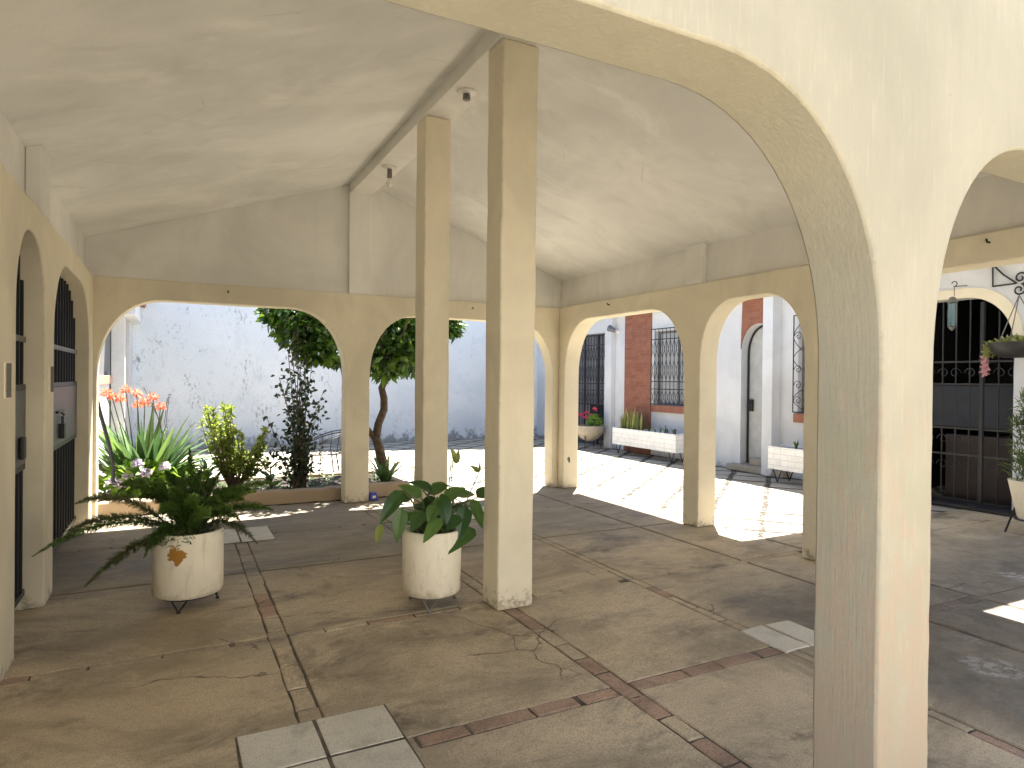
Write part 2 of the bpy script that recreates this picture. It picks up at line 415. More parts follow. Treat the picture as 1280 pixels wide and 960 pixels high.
# pot with a flaked patch that shows ochre clay
def pot_with_patch(center):
    m = M['white_pot'].copy(); m.name = 'white_pot_paint_flaked'
    t = m.node_tree; bs = t.nodes['Principled BSDF']; old = bs.inputs['Base Color'].links[0].from_socket
    g = t.nodes.new('ShaderNodeNewGeometry'); d = t.nodes.new('ShaderNodeVectorMath'); d.operation = 'DISTANCE'
    nz = t.nodes.new('ShaderNodeTexNoise'); nz.inputs['Scale'].default_value = 24; nz.inputs['Detail'].default_value = 4
    t.links.new(g.outputs['Position'], nz.inputs['Vector'])
    t.links.new(g.outputs['Position'], d.inputs[0]); d.inputs[1].default_value = center
    a = t.nodes.new('ShaderNodeMath'); a.operation = 'MULTIPLY_ADD'; a.inputs[1].default_value = .11
    t.links.new(nz.outputs[0], a.inputs[0]); t.links.new(d.outputs['Value'], a.inputs[2])
    r = t.nodes.new('ShaderNodeMapRange'); r.inputs[1].default_value = .107; r.inputs[2].default_value = .101
    t.links.new(a.outputs[0], r.inputs[0])
    mx = t.nodes.new('ShaderNodeMix'); mx.data_type = 'RGBA'; t.links.new(r.outputs[0], mx.inputs[0])
    t.links.new(old, mx.inputs[6]); mx.inputs[7].default_value = (.36, .18, .035, 1)
    t.links.new(mx.outputs[2], bs.inputs['Base Color'])
    return m

# glass
k = NT('window_glass'); k.b.inputs['Base Color'].default_value = (.05, .06, .07, 1); k.b.inputs['Roughness'].default_value = .06
tr = k.n.new('ShaderNodeBsdfTransparent'); mx = k.n.new('ShaderNodeMixShader'); mx.inputs[0].default_value = .85
k.L(k.b.outputs[0], mx.inputs[1]); k.L(tr.outputs[0], mx.inputs[2]); k.L(mx.outputs[0], k.out.inputs[0]); M['glass'] = k.mat
k = NT('curtain_cloth'); wv = k.n.new('ShaderNodeTexWave'); wv.bands_direction = 'Y'; wv.inputs['Scale'].default_value = 5.5; wv.inputs['Distortion'].default_value = 1.5
k.L(k.pos(), wv.inputs[0]); M['curtain'] = k.done(k.mix(wv.outputs[0], (.62, .65, .67), (.82, .83, .83)), .9)
k = NT('lantern_glass'); k.b.inputs['Base Color'].default_value = (.12, .22, .24, 1); k.b.inputs['Roughness'].default_value = .15
tr = k.n.new('ShaderNodeBsdfTransparent'); tr.inputs[0].default_value = (.7, .9, .95, 1); mx = k.n.new('ShaderNodeMixShader'); mx.inputs[0].default_value = .35
k.L(k.b.outputs[0], mx.inputs[1]); k.L(tr.outputs[0], mx.inputs[2]); k.L(mx.outputs[0], k.out.inputs[0]); M['lantern_glass'] = k.mat

# ------------------------------------------------------------------ setting: ground
m = MB(); m.add([(-70,-70,-.012),(70,-70,-.012),(70,70,-.012),(-70,70,-.012)], [(0,1,2,3)])
tag(m.build('ground', M['paving'], solid=False), kind='structure')

def slab(mb, x0, x1, y0, y1, z=0, mat=0, t=.9, jit=.004, n=6):
    pts = []
    for (ax, ay), (bx, by) in (((x0,y0),(x1,y0)), ((x1,y0),(x1,y1)), ((x1,y1),(x0,y1)), ((x0,y1),(x0,y0))):
        kk = max(2, int(math.hypot(bx-ax, by-ay)/.12)) if n else 1
        for i in range(kk):
            f = i/kk; pts.append((ax+(bx-ax)*f + U(-jit, jit), ay+(by-ay)*f + U(-jit, jit)))
    N = len(pts)
    inn = [((px-(x0+x1)/2)*(1-.012/(x1-x0)) + (x0+x1)/2, (py-(y0+y1)/2)*(1-.012/(y1-y0)) + (y0+y1)/2) for px, py in pts]
    vs = [(px, py, z-.007) for px, py in pts] + [(px, py, z) for px, py in inn]
    fs = [(i, (i+1) % N, N+(i+1) % N, N+i) for i in range(N)] + [tuple(range(N, 2*N))]
    mb.add(vs, fs, mat, t)
m = MB()
m.add([(-1,-.4,-.008),(5.04,-.4,-.008),(5.04,8.02,-.008),(-1,8.02,-.008)], [(0,1,2,3)], 2)
xl = [-1.0, .54, 1.96, 3.08, 4.25, 5.03]
yl = [-.4, 1.15, 2.56, 3.95, 5.36, 6.62, 8.02]
sw = {(0): .055, 1: .055}
xs = {.54: .05, 1.96: .048, 3.08: .035, 4.25: .012}
ys = {1.15: .05, 2.56: .045, 3.95: .030, 5.36: .012, 6.62: .028}
g = .005
for i in range(len(xl)-1):
    for j in range(len(yl)-1):
        slab(m, xl[i]+xs.get(xl[i], 0)+g, xl[i+1]-xs.get(xl[i+1], 0)-g, yl[j]+ys.get(yl[j], 0)+g, yl[j+1]-ys.get(yl[j+1], 0)-g, U(-.003, 0), 0, U(.70, 1))
for X in xs:
    w = xs[X] - .003
    if w < .02: continue
    y = -.35
    while y < 7.9:
        L = U(.18, .30)
        if y+L > 8.0: break
        red = (X > 1.5 and y < 3.7 and rnd() < .9) or rnd() < .04
        if X > 3 and not (y > 4.0 or rnd() < .6): red = False
        slab(m, X-w+U(-.005,.004), X+w+U(-.004,.004), y, y+L-.008, U(-.004, -.0005), 1 if red else 0, U(.7, .95) if not red else U(.7, 1), .005)
        y += L
for Y in ys:
    w = ys[Y] - .003
    if w < .02: continue
    x = -.95
    while x < 4.9:
        L = U(.2, .34)
        if any(abs((x+L/2)-X) < L/2 + xs[X] for X in xs if xs[X] > .02):
            x += .02; 
            near = [X for X in xs if xs[X] > .02 and x - .02 < X + xs[X] and x + L > X - xs[X]]
            if near:
                X = near[0]
                if X - xs[X] - x > .06:
                    slab(m, x, X-xs[X]-.008, Y-w, Y+w, U(-.004,-.0005), 1 if (Y < 3 and x > .7) else 0, U(.5, 1), .003)
                x = X + xs[X] + .008
            continue
        red = (Y < 3 and x > .7) or rnd() < .1
        slab(m, x, x+L-.008, Y-w+U(-.005,.004), Y+w+U(-.004,.004), U(-.004, -.0005), 1 if red else 0, U(.7, .95) if not red else U(.75, 1), .005)
        x += L
def tiles(x0, y0, nx, ny, s):
    slab(m, x0-.004, x0+nx*s+.004, y0-.004, y0+ny*s+.004, .003, 2, .5, .002)
    for i in range(nx):
        for j in range(ny):
            slab(m, x0+i*s+.005, x0+(i+1)*s-.005, y0+j*s+.005, y0+(j+1)*s-.005, .006+U(0,.0015), 3, .5, .002)
tiles(.23, 2.28, 2, 2, .318)
tiles(.24, 6.34, 2, 2, .30)
tiles(2.80, 6.36, 2, 2, .30)
slab(m, 3.02, 3.22, 2.50, 2.84, .006, 3, .5, .006); slab(m, 3.235, 3.44, 2.50, 2.84, .006, 3, .5, .008)
tag(m.build('carport_floor', [M['concrete'], M['floor_brick'], M['joint'], M['terrazzo']]), kind='structure')

m = MB()
m.add([(5.045,-2.2,-.008),(8.44,-2.2,-.008),(8.44,4.46,-.008),(5.045,4.46,-.008)], [(0,1,2,3)], 1)
xl2 = [5.05, 6.3, 7.45, 8.44]; yl2 = [-2.2, -.4, 1.15, 2.56, 3.95, 4.46]
for i in range(3):
    for j in range(5): slab(m, xl2[i]+.008, xl2[i+1]-.008, yl2[j]+.008, yl2[j+1]-.008, U(-.0015, 0), 0, U(.8, 1))
tag(m.build('side_yard_floor', [M['concrete'], M['joint']]), kind='structure')
# ------------------------------------------------------------------ carport
XW, XE, YN, YF = -.74, 4.78, 1.42, 7.83      # inner faces
XEo, YNo, YFo, XWo = 5.02, 1.20, 8.05, -1.0
ZC = 2.51; RX0, RX1 = 1.84, 2.10
XR = (XW+XE)/2
def zc(x): return 2.93 + .345*(x-XW) if x < XR else 2.93 + .345*(XE-x)
def arch(a0, a1, zt, rx, rz, n=18, z0=0, e=2.15, jit=False):
    pts = [(a0, z0)]
    J = lambda q: q + (U(-.0022, .0022) if jit else 0)
    nj = 22 if jit else 0
    for i in range(1, nj): pts.append((J(a0), z0 + (zt-rz-z0)*i/nj))
    for i in range(n+1):
        t = PI - (PI/2)*i/n; c, s_ = abs(math.cos(t))**(2/e), math.sin(t)**(2/e)
        pts.append((a0+rx-rx*c, zt-rz+rz*s_))
    for i in range(n+1):
        t = PI/2 - (PI/2)*i/n; c, s_ = max(0, math.cos(t))**(2/e), math.sin(t)**(2/e)
        pts.append((a1-rx+rx*c, zt-rz+rz*s_))
    for i in range(nj-1, 0, -1): pts.append((J(a1), z0 + (zt-rz-z0)*i/nj))
    pts.append((a1, z0)); return pts
def wall_loop(s0, s1, top, openings):
    l = [(s0, 0)]
    for o in sorted(openings, key=lambda o: o[0]): l += arch(*o, jit=len(o) == 5)
    l.append((s1, 0))
    l += [(s, z) for s, z in top]
    return [l]
fY = lambda s, z, d: (s, d, z)      # wall running along X, thickness along Y
fX = lambda s, z, d: (d, s, z)      # wall running along Y
cp = thing('carport', (2.0, 4.6, 0), 'cream plastered carport with wide arches, a pitched ceiling and two square pillars', 'carport')
def gable(s0, s1): return [(s1, zc(min(s1, XE))+.02), (XR, zc(XR)+.02), (s0, zc(max(s0, XW))+.02)]
# far wall
m = MB(); m.prism(wall_loop(XW-.26, XEo, [(XEo, ZC), (XW-.26, ZC)], [(XW+.03, RX0-.03, 2.30, .62, .80), (RX1, XE-.09, 2.28, .60, .78)]), fY, YF, YFo)
m.build('arched_wall', M['cream'], cp, bevel=.008, smooth=30)
m = MB(); m.prism([[(XW-.2, ZC+.002)] + [(XEo-.1, ZC+.002)] + gable(XW-.2, XEo-.1)], fY, YF+.07, YFo-.01)
m.build('gable_panel', M['offwhite'], cp)
m = MB(); m.box(RX0, RX1, YF, YF+.068, ZC-.0, 3.72); m.build('pilaster', M['offwhite'], cp, bevel=.006)
# front wall (near)
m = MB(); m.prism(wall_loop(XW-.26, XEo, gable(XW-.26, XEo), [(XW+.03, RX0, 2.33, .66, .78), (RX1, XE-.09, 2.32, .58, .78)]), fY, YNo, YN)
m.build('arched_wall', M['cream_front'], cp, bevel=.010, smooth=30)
# right wall
m = MB(); m.prism(wall_loop(YN+.002, YF-.002, [(YF-.002, ZC), (YN+.002, ZC)], [(1.52, 3.57, 2.31, .55, .72), (3.81, 5.06, 2.31, .46, .62), (5.29, 7.68, 2.31, .60, .78)]), fX, XE, XEo)
m.build('arched_wall', M['cream'], cp, bevel=.010, smooth=30)
m = MB(); m.box(XE+.07, XEo-.01, YN, YF+.07, ZC+.002, 2.91); m.build('eave_panel', M['offwhite'], cp)
for y0, y1 in ((5.05, 5.29), (3.57, 3.81)):
    m = MB(); m.box(XE, XE+.068, y0, y1, ZC-.0, 2.925); m.build('pilaster', M['offwhite'], cp, bevel=.006)
# left wall
D1 = (4.22, 5.10, 2.33, .43, .50); D2 = (5.42, 7.52, 2.33, .70, .62)
m = MB(); m.prism(wall_loop(YN+.002, YF-.002, [(YF-.002, ZC), (YN+.002, ZC)], [D1, D2]), fX, XW, XWo)
m.build('arched_wall', M['cream'], cp, bevel=.010, smooth=30)
m = MB(); m.box(XWo, XW-.09, YN, YF+.07, ZC+.002, 2.91); m.build('eave_panel', M['offwhite'], cp)
m = MB(); m.box(XW-.088, XW, 4.95, 5.25, ZC-.0, 2.925); m.build('pilaster', M['offwhite'], cp, bevel=.006)
# roof and ridge beam
m = MB()
XA, XB = -1.35, 5.43
prof = [(XA, zc(XW)+.345*(XA-XW)), (XR, zc(XR)), (XB, 2.93-.345*(XB-XE)), (XB, 2.93-.345*(XB-XE)+.05), (XR, zc(XR)+.17), (XA, zc(XW)+.345*(XA-XW)+.17)]
m.prism([prof], fY, YNo-.02, YFo+.03); m.build('roof', M['ceiling'], cp)
m = MB(); m.box(RX0, RX1, YN+.002, YF-.002, 3.70, 3.87); m.build('ridge_beam', M['offwhite'], cp, bevel=.006)
for (x0, x1, y0, y1) in ((1.86, 2.12, 3.77, 4.0), (1.84, 2.07, 5.18, 5.40)):
    m = MB(); nz = 14; vs = []; fs = []
    for i in range(nz+1):
        z = 3.698*i/nz; j = lambda: U(-.0035, .0035)
        vs += [(x0+j(), y0+j(), z), (x1+j(), y0+j(), z), (x1+j(), y1+j(), z), (x0+j(), y1+j(), z)]
    for i in range(nz):
        for q in range(4): fs.append((i*4+q, i*4+(q+1)%4, (i+1)*4+(q+1)%4, (i+1)*4+q))
    fs += [(3,2,1,0), tuple(nz*4+q for q in range(4))]
    m.add(vs, fs); m.build('pillar', M['cream'], cp, bevel=.010, smooth=30)
# small hooks
for p in (at(285, 366, Y=YF), at(590, 386, Y=YF), at(762, 381, X=XE), at(1237, 303, X=XE)):
    m = MB(); n = Vector((0, -1, 0)) if abs(p.y-YF) < .01 else Vector((-1, 0, 0))
    m.tube([p - n*.01, p + n*.03, p + n*.04 + Vector((0,0,.02))], .007); m.build('hook', M['iron'], cp)
# chipped plaster hole on the pier, its dark inside drawn as a grey disc
pc = at(711.5, 574.5, X=XE); m = MB(); vs = [pc + Vector((-.004, 0, 0))]
for i in range(14):
    a = 2*PI*i/14; r = U(.028, .048); vs.append(pc + Vector((-.003, math.cos(a)*r, math.sin(a)*r)))
m.add(vs, [(0, i+1, (i+1) % 14+1) for i in range(14)]); m.tube([pc+Vector((-.002,.0,0)), pc+Vector((-.012,0,0))], .018, 8)
m.build('plaster_hole', M['iron_grey'], cp)
# vent plates on the left wall
for yy, z0 in ((at(8, 475, X=XW).y, 1.47), (at(63, 470, X=XW).y, 1.47)):
    m = MB(); m.box(XW, XW+.006, yy-.055, yy+.055, z0-.09, z0+.09)
    o = m.build('vent_plate', M['white_pot'], cp)
    m = MB()
    for s_ in (-.035, 0, .035): m.tube([(XW+.010, yy+s_, z0-.085), (XW+.010, yy+s_, z0+.085)], .004, 5)
    for s_ in (-.05, .05): m.tube([(XW+.010, yy-.05, z0+s_), (XW+.010, yy+.05, z0+s_)], .003, 5)
    m.build('vent_bars', M['iron_grey'], o)
# gates in the left wall
def top_at(D, y):
    a0, a1, zt, rx, rz = D
    dd = min(y-a0, a1-y)
    if dd >= rx: return zt
    c = max(0, 1-((rx-dd)/rx)**2.15); return zt-rz+rz*c**(1/2.15)
GX = -.86
def gate(D, bars):
    m = MB(); m.prism([arch(D[0]-.05, D[1]+.05, D[2]+.05, D[3], D[4], z0=.02)], fX, GX-.12, GX-.09)
    gt = m.build('gate', M['navy'], cp)
    m = MB(); y = D[0]+.05
    while y < D[1]-.02:
        m.box(GX-.02, GX+.012, y-.014, y+.014, .12, top_at(D, y)-.015); y += bars
    m.build('bars', M['navy'], gt)
    for z in (.12, .92, 1.42, 1.72):
        m = MB(); m.box(GX-.026, GX+.018, D[0]+.01, D[1]-.01, z-.018, z+.018); m.build('rail', M['iron'] if z < 1.5 else M['iron_grey'], gt)
    m = MB(); m.box(GX-.010, GX+.020, D[0]+.02, D[1]-.02, .94, 1.40); m.build('sheet', M['gate_panel'], gt)
    return gt
g1 = gate(D1, .11); g2 = gate(D2, .15)
m = MB(); yb = 6.45
m.tube([(GX+.03, yb-.2, 1.2), (GX+.03, yb+.12, 1.2)], .010, 8); m.tube([(GX+.03, yb-.05, 1.2), (GX+.06, yb-.05, 1.17)], .008); m.build('bolt', M['iron'], g2)
m = MB(); m.box(GX+.025, GX+.06, yb-.05, yb+.05, .98, 1.10); m.tube([(GX+.04, yb-.03, 1.09), (GX+.04, yb-.03, 1.16), (GX+.04, yb+.03, 1.16), (GX+.04, yb+.03, 1.09)], .007); m.build('padlock', M['iron'], g2, bevel=.006)
m = MB(); m.box(GX+.02, GX+.05, 4.86, 4.94, .98, 1.12); m.build('lock_box', M['rubber'], g1, bevel=.012)

# ceiling lamps
lp = thing('ceiling_lamp', (1.97, 4.62, 3.70), 'bare bulb holder without shade on the ridge beam, between the two pillars', 'lamp', 'bulb holders on the ridge beam')
m = MB(); m.lathe((1.97, 4.62, 3.70), [(.075, -.001), (.075, -.012), (.05, -.02), (.0, -.021)], 20); m.build('rose', M['brass_white'], lp, smooth=40)
m = MB(); m.lathe((1.97, 4.62, 3.70), [(.028, -.02), (.03, -.06), (.022, -.065), (.0, -.066)], 16); m.build('socket', M['iron_grey'], lp, smooth=40)
lp = thing('ceiling_lamp', (1.97, 6.64, 3.70), 'round bulb hanging from its holder on the ridge beam, nearest the far wall', 'lamp', 'bulb holders on the ridge beam')
m = MB(); m.lathe((1.97, 6.64, 3.70), [(.075, -.001), (.075, -.012), (.04, -.022), (.0, -.023)], 20); m.build('rose', M['brass_white'], lp, smooth=40)
m = MB(); m.lathe((1.97, 6.64, 3.70), [(.024, -.02), (.026, -.11), (.02, -.115), (.0, -.116)], 16); m.build('socket', M['iron_grey'], lp, smooth=40)
m = MB(); m.lathe((1.97, 6.64, 3.70), [(.014, -.115), (.02, -.13), (.034, -.155), (.036, -.175), (.022, -.2), (.0, -.207)], 16); m.build('bulb', M['bulb'], lp, smooth=180)

# ------------------------------------------------------------------ courtyard back wall
m = MB(); m.prism([[(-4, -.05), (13, -.05), (13, 8.2), (8.2, 8.4), (4.6, 5.6), (2.5, 4.3), (-4, 4.2)]], fY, 15.2, 15.45)
tag(m.build('courtyard_wall', M['back_wall'], loc=(4, 15.3, 0)), 'tall white weathered wall with grey mould stains closing the courtyard', 'wall')

m = MB(); m.prism([[(-9, -.05), (12, -.05), (12, 5.2), (-9, 5.2)], [(1.2, 1.0), (1.2, 2.4), (3.0, 2.4), (3.0, 1.0)], [(-4.2, .9), (-4.2, 2.3), (-2.6, 2.3), (-2.6, .9)]], fY, -6.3, -6.0)  # unseen wall, added to throw warm light on pier, pots and floor
bw = m.build('added_bounce_wall', M['bounce_cream'], loc=(1.5, -6.15, 0), bevel=.01); tag(bw, 'unseen warm white wall added behind the viewpoint to bounce light into the carport', 'wall')
for x0, x1, z0, z1 in ((1.2, 3.0, 1.0, 2.4), (-4.2, -2.6, .9, 2.3)):
    m = MB(); m.box(x0+.003, x1-.003, -6.22, -6.17, z0+.003, z1-.003); m.build('window', M['navy'], bw)  # dark openings of the added bounce wall
# ------------------------------------------------------------------ left neighbour house
nb = thing('neighbour_house', (-1.6, 11.5, 0), 'weathered grey and white house side with brick window ledge, left behind the flower bed', 'house')
m = MB(); m.box(-4, -1.02, 8.06, 15.19, 0, 3.0); m.build('wall', M['grey_weathered'], nb)
m = MB(); m.box(-1.017, -.99, 8.06, 12.9, 0, 1.36); m.build('lower_wall', M['house_white'], nb, bevel=.005)
m = MB(); m.box(-1.03, -.94, 8.2, 12.9, 1.362, 1.50); m.build('ledge', M['pale_brick_sill'], nb, bevel=.006)
m = MB(); m.box(-1.01, -.80, 13.5, 13.66, 0, 2.55); m.box(-1.01, -.78, 14.6, 15.18, 0, 2.55); m.build('door_jamb', M['fascia'], nb, bevel=.006)
m = MB(); m.box(-1.01, -.97, 13.662, 14.598, 0, 2.5); m.build('door', M['navy'], nb)
m = MB(); m.box(-1.01, -.62, 12.95, 15.18, 2.552, 2.88); m.build('lintel', M['fascia'], nb, bevel=.008)
m = MB()
for i in range(9): 
    y = 12.9 + i*.26
    m.tube([(-1.3, y, 3.16), (-.52, y, 2.96)], [.10, .12], 10)
m.build('roof_tiles', M['roof_tile'], nb, smooth=50)
m = MB(); m.tube([(-1.0, 10.9, 1.5), (-1.0, 10.9, 2.9)], .025); m.tube([(-1.0, 12.0, 2.45), (-.98, 11.8, 2.5), (-.98, 11.4, 2.5)], .02); m.build('drain_pipe', M['grey_metal'], nb)

# ------------------------------------------------------------------ row houses on the right
HX = 8.62
def hwall(parent, y0, y1, openings, holes, ztop=2.9):
    m = MB(); loops = wall_loop(y0, y1, [(y1, ztop), (y0, ztop)], openings)
    for (a0, a1, z0, z1) in holes: loops.append([(a0, z0), (a0, z1), (a1, z1), (a1, z0)])
    m.prism(loops, fX, HX, HX+.22); return m.build('wall', M['house_white'], parent, bevel=.008)
def scroll(m, c, r, turns, ax, ay, r0, n=18, wr=.007, start=0, sgn=1):
    pts = []
    for i in range(n+1):
        t = i/n; a = start + sgn*turns*2*PI*t; rr = r + (r0-r)*t
        pts.append(Vector(c) + ax*math.cos(a)*rr + ay*math.sin(a)*rr)
    m.tube(pts, wr, 5)
AY, AZ = Vector((0,1,0)), Vector((0,0,1))
def grille(parent, X, y0, y1, z0, z1, style):
    m = MB(); n = max(2, round((y1-y0)/.115)); st = (y1-y0)/n
    for z in (z0, z1): m.tube([(X, y0, z), (X, y1, z)], .011)
    if style == 'lens':
        for i in range(n+1): m.tube([(X, y0+i*st, z0), (X, y0+i*st, z1)], .0065, 6)
        hh = z1-z0
        for z in (z0+hh*.20, z0+hh*.30, z0+hh*.86): m.box(X-.006, X+.006, y0, y1, z-.009, z+.009)
        for i in range(n):
            ya, yb_ = y0+i*st, y0+(i+1)*st
            for za, zb in ((z0+hh*.0, z0+hh*.19), (z0+hh*.30, z0+hh*.60), (z0+hh*.60, z0+hh*.86)):
                for sg in (0, 1):
                    pts = []
                    for q in range(9):
                        t = q/8; w = .5-.5*math.cos(2*PI*t)
                        yy = (ya + (yb_-ya)*(.0+.5*w)) if sg == 0 else (yb_ - (yb_-ya)*(.5*w))
                        pts.append((X, yy, za+(zb-za)*t))
                    m.tube(pts, .0045, 5)
    else:
        nn = max(1, round((y1-y0)/.30)); s2 = (y1-y0)/nn
        for i in range(nn+1): m.tube([(X, y0+i*s2, z0), (X, y0+i*s2, z1)], .010, 6)
        for i in range(nn):
            ym = y0+(i+.5)*s2
            for zz in (z0+.18, z0+.42, z0+.66, z1-.32):
                for sg in (-1, 1):
                    scroll(m, (X, ym+sg*s2*.24, zz), s2*.22, 1.3, AY*sg, AZ, .012, wr=.006)
            for za, zb in ((z0+.66, z0+1.0), (z1-.55, z1-.1), (z0+.05, z0+.35)):
                for sg in (-1, 1):
                    m.tube([(X, ym+sg*s2*.5*math.sin(PI*q/8), za+(zb-za)*q/8) for q in range(9)], .006, 5)
    return m.build('grille', M['iron'], parent)
def window(parent, y0, y1, z0, z1, style):
    m = MB(); fw = .045
    for a in ((y0, y1, z0, z0+fw), (y0, y1, z1-fw, z1), (y0, y0+fw, z0+fw, z1-fw), (y1-fw, y1, z0+fw, z1-fw), ((y0+y1)/2-.02, (y0+y1)/2+.02, z0+fw, z1-fw)):
        m.box(HX+.09, HX+.13, a[0], a[1], a[2], a[3])
    w = m.build('window', M['grey_metal'], parent, bevel=.004)
    m = MB(); m.box(HX+.105, HX+.111, y0+fw, y1-fw, z0+fw, z1-fw); m.build('pane', M['glass'], w)
    m = MB(); m.box(HX+.118, HX+.123, y0, y1, z0, z1); m.build('curtain', M['curtain'], w)
    m = MB(); m.box(HX-.05, HX+.08, y0-.08, y1+.04, z0-.14, z0-.003); m.build('sill', M['brick_sill'], w, bevel=.005)
    grille(w, HX-.07, y0-.03, y1+.03, z0+.02, z1+.04, style)
    return w
# house A (far)
hA = thing('row_house', (10, 11.8, 0), 'white house with brick panel, grilled window and black folding door grille in the far corner', 'house', 'white houses along the courtyard')
hwall(hA, 8.70, 15.195, [(12.02, 13.6, 2.58, .02, .02, 3)], [(9.2, 10.40, 1.02, 2.5)])
m = MB(); m.box(8.46, 12, 8.70, 15.195, 2.902, 3.04); m.build('roof', M['fascia'], hA, bevel=.006)
m = MB(); m.box(8.5, HX-.001, 11.72, 11.97, 0, 2.9); m.build('fin', M['house_white'], hA, bevel=.006)
m = MB(); m.box(HX-.03, HX-.001, 10.49, 11.36, .0, 2.9); m.build('brick_panel', M['brick'], hA, bevel=.004)
m = MB(); m.box(HX+.22, 10.8, 8.72, 8.9, 0, 2.9); m.box(10.8, 11, 8.72, 15.19, 0, 2.9); m.build('inner_wall', M['room_shade'], hA)
window(hA, 9.2, 10.40, 1.02, 2.5, 'lens')
m = MB(); m.box(HX+.17, HX+.20, 12.0, 13.62, 0, 2.6); dr = m.build('door', plain('grey_folding_door', (.17, .17, .18), .6), hA)
m = MB(); m.box(HX+.145, HX+.168, 12.06, 12.9, .12, .95); m.build('door_panel', M['navy'], dr, bevel=.006)
grille(dr, HX+.05, 12.05, 13.57, .95, 2.54, 'lens')
m = MB()
for z in (.05, .94): m.tube([(HX+.05, 12.05, z), (HX+.05, 13.57, z)], .012)
for i in range(14): m.tube([(HX+.05, 12.05+i*.117, .05), (HX+.05, 12.05+i*.117, .94)], .008)
for yy in (12.05, 12.45, 13.0): m.box(HX+.035, HX+.065, yy-.02, yy+.02, .02, 2.55)
m.build('grille_frame', M['iron'], dr)
# house B (middle)
hB = thing('row_house', (10, 7.2, 0), 'white house with arched grey door under a red brick panel, middle of the row', 'house', 'white houses along the courtyard')
hwall(hB, 5.75, 8.70, [(7.36, 8.13, 2.47, .385, .52)], [(6.05, 6.98, 1.02, 2.5)])
m = MB(); m.box(8.30, 12, 5.75, 8.697, 2.904, 3.06); m.build('roof', M['fascia'], hB, bevel=.006)
m = MB(); m.box(8.42, HX-.001, 7.30, 7.50, 0, 2.9); m.build('fin', M['house_white'], hB, bevel=.006)
m = MB()
bl = [(7.502, 2.9)] + [(a_+.004, z_+.008) for a_, z_ in arch(7.36, 8.13, 2.47, .385, .52)[2:-1] if a_ > 7.51 and z_ > 2.04] + [(8.10, 2.9)]
m.prism([bl], fX, HX-.02, HX-.001); m.build('brick_panel', M['brick'], hB)
m = MB(); m.prism([arch(7.37, 8.12, 2.46, .375, .51, z0=.0)], fX, HX+.17, HX+.20); dr = m.build('door', plain('grey_door_paint', (.42, .43, .42), .5, var=.08), hB)
m = MB(); ap = arch(7.38, 8.11, 2.45, .365, .50, z0=.12); m.tube([(HX+.155, a, z) for a, z in ap], .018, 6); m.build('door_frame', M['iron'], dr)
m = MB(); m.tube([(HX+.15, 8.05, 1.1), (HX+.09, 8.05, 1.1), (HX+.09, 7.93, 1.1)], .012, 8); m.box(HX+.13, HX+.165, 8.0, 8.1, 1.0, 1.2); m.build('handle', M['iron'], dr)
m = MB(); m.box(8.45, HX+.165, 7.10, 8.28, 0, .10); m.build('step', M['clay'], hB, bevel=.012)
m = MB(); m.box(HX+.03, HX+.16, 7.55, 7.95, .102, .22); m.build('inner_step', M['clay'], hB, bevel=.012)
window(hB, 6.05, 6.98, 1.02, 2.5, 'scroll')
m = MB(); m.box(HX+.22, 10.8, 5.77, 5.9, 0, 2.9); m.box(10.8, 11, 5.77, 8.68, 0, 2.9); m.build('inner_wall', M['room_shade'], hB)
# house C (near, dark gateway)
hC = thing('row_house', (10, 2.6, 0), 'white house with a wide arched gateway closed by dark iron bars, at the right edge', 'house', 'white houses along the courtyard')
hwall(hC, -3, 5.75, [(4.04, 5.70, 2.56, .55, .60)], [])
m = MB(); m.box(8.45, 12, -3, 5.747, 2.902, 3.04); m.build('roof', M['fascia'], hC, bevel=.006)
am = arch(4.04, 5.70, 2.56, .55, .60); ao = arch(3.94, 5.74, 2.68, .60, .66)
m = MB(); m.prism([ao[1:-1] + list(reversed(am[1:-1]))], fX, HX-.02, HX-.001); m.build('arch_band', M['cream'], hC, bevel=.004)
m = MB(); m.box(11.2, 11.4, 3, 5.74, 0, 2.9); m.box(HX+.22, 11.2, 3, 3.15, 0, 2.9); m.box(HX+.22, 11.2, 5.62, 5.74, 0, 2.9); m.build('inner_wall', M['room_shade'], hC)
m = MB(); m.box(HX+.4, HX+.5, 4.1, 5.0, 0, .85); dr = m.build('gateway_door', M['wood_red'], hC, bevel=.01)
m = MB(); m.box(HX+.42, HX+.46, 4.1, 5.6, .95, 1.48); m.build('blue_board', M['blue_dark'], dr)
m = MB(); X = HX+.10; Dg = (4.04, 5.70, 2.56, .55, .60)
y = 4.08
while y < 5.68: m.tube([(X, y, .05), (X, y, top_at(Dg, y)-.02)], .010); y += .16
for z in (.06, .62, .95, 1.5, 1.78): m.box(X-.008, X+.008, 4.05, 5.69, z-.012, z+.012)
for i in range(5):
    ym = 4.16+i*.32
    for z in (.48, .80, 1.64):
        for sg in (-1, 1): scroll(m, (X, ym+sg*.07, z), .07, 1.2, AY*sg, AZ, .012, wr=.006)
m.box(X-.02, X+.02, 4.40, 4.44, .03, 2.5); m.box(X-.02, X+.02, 4.05, 4.08, .03, 2.1)
m.build('gateway_bars', M['iron'], hC)
m = MB(); m.box(8.4, HX+.3, 3.98, 5.72, 0, .045); m.build('doorstep', M['rubber'], hC, bevel=.008)
m = MB(); m.box(5.47, 8.44, 3.32, 5.36, 2.96, 3.06); m.build('canopy', M['fascia'], hC)  # unseen slab that casts the shade on the side yard
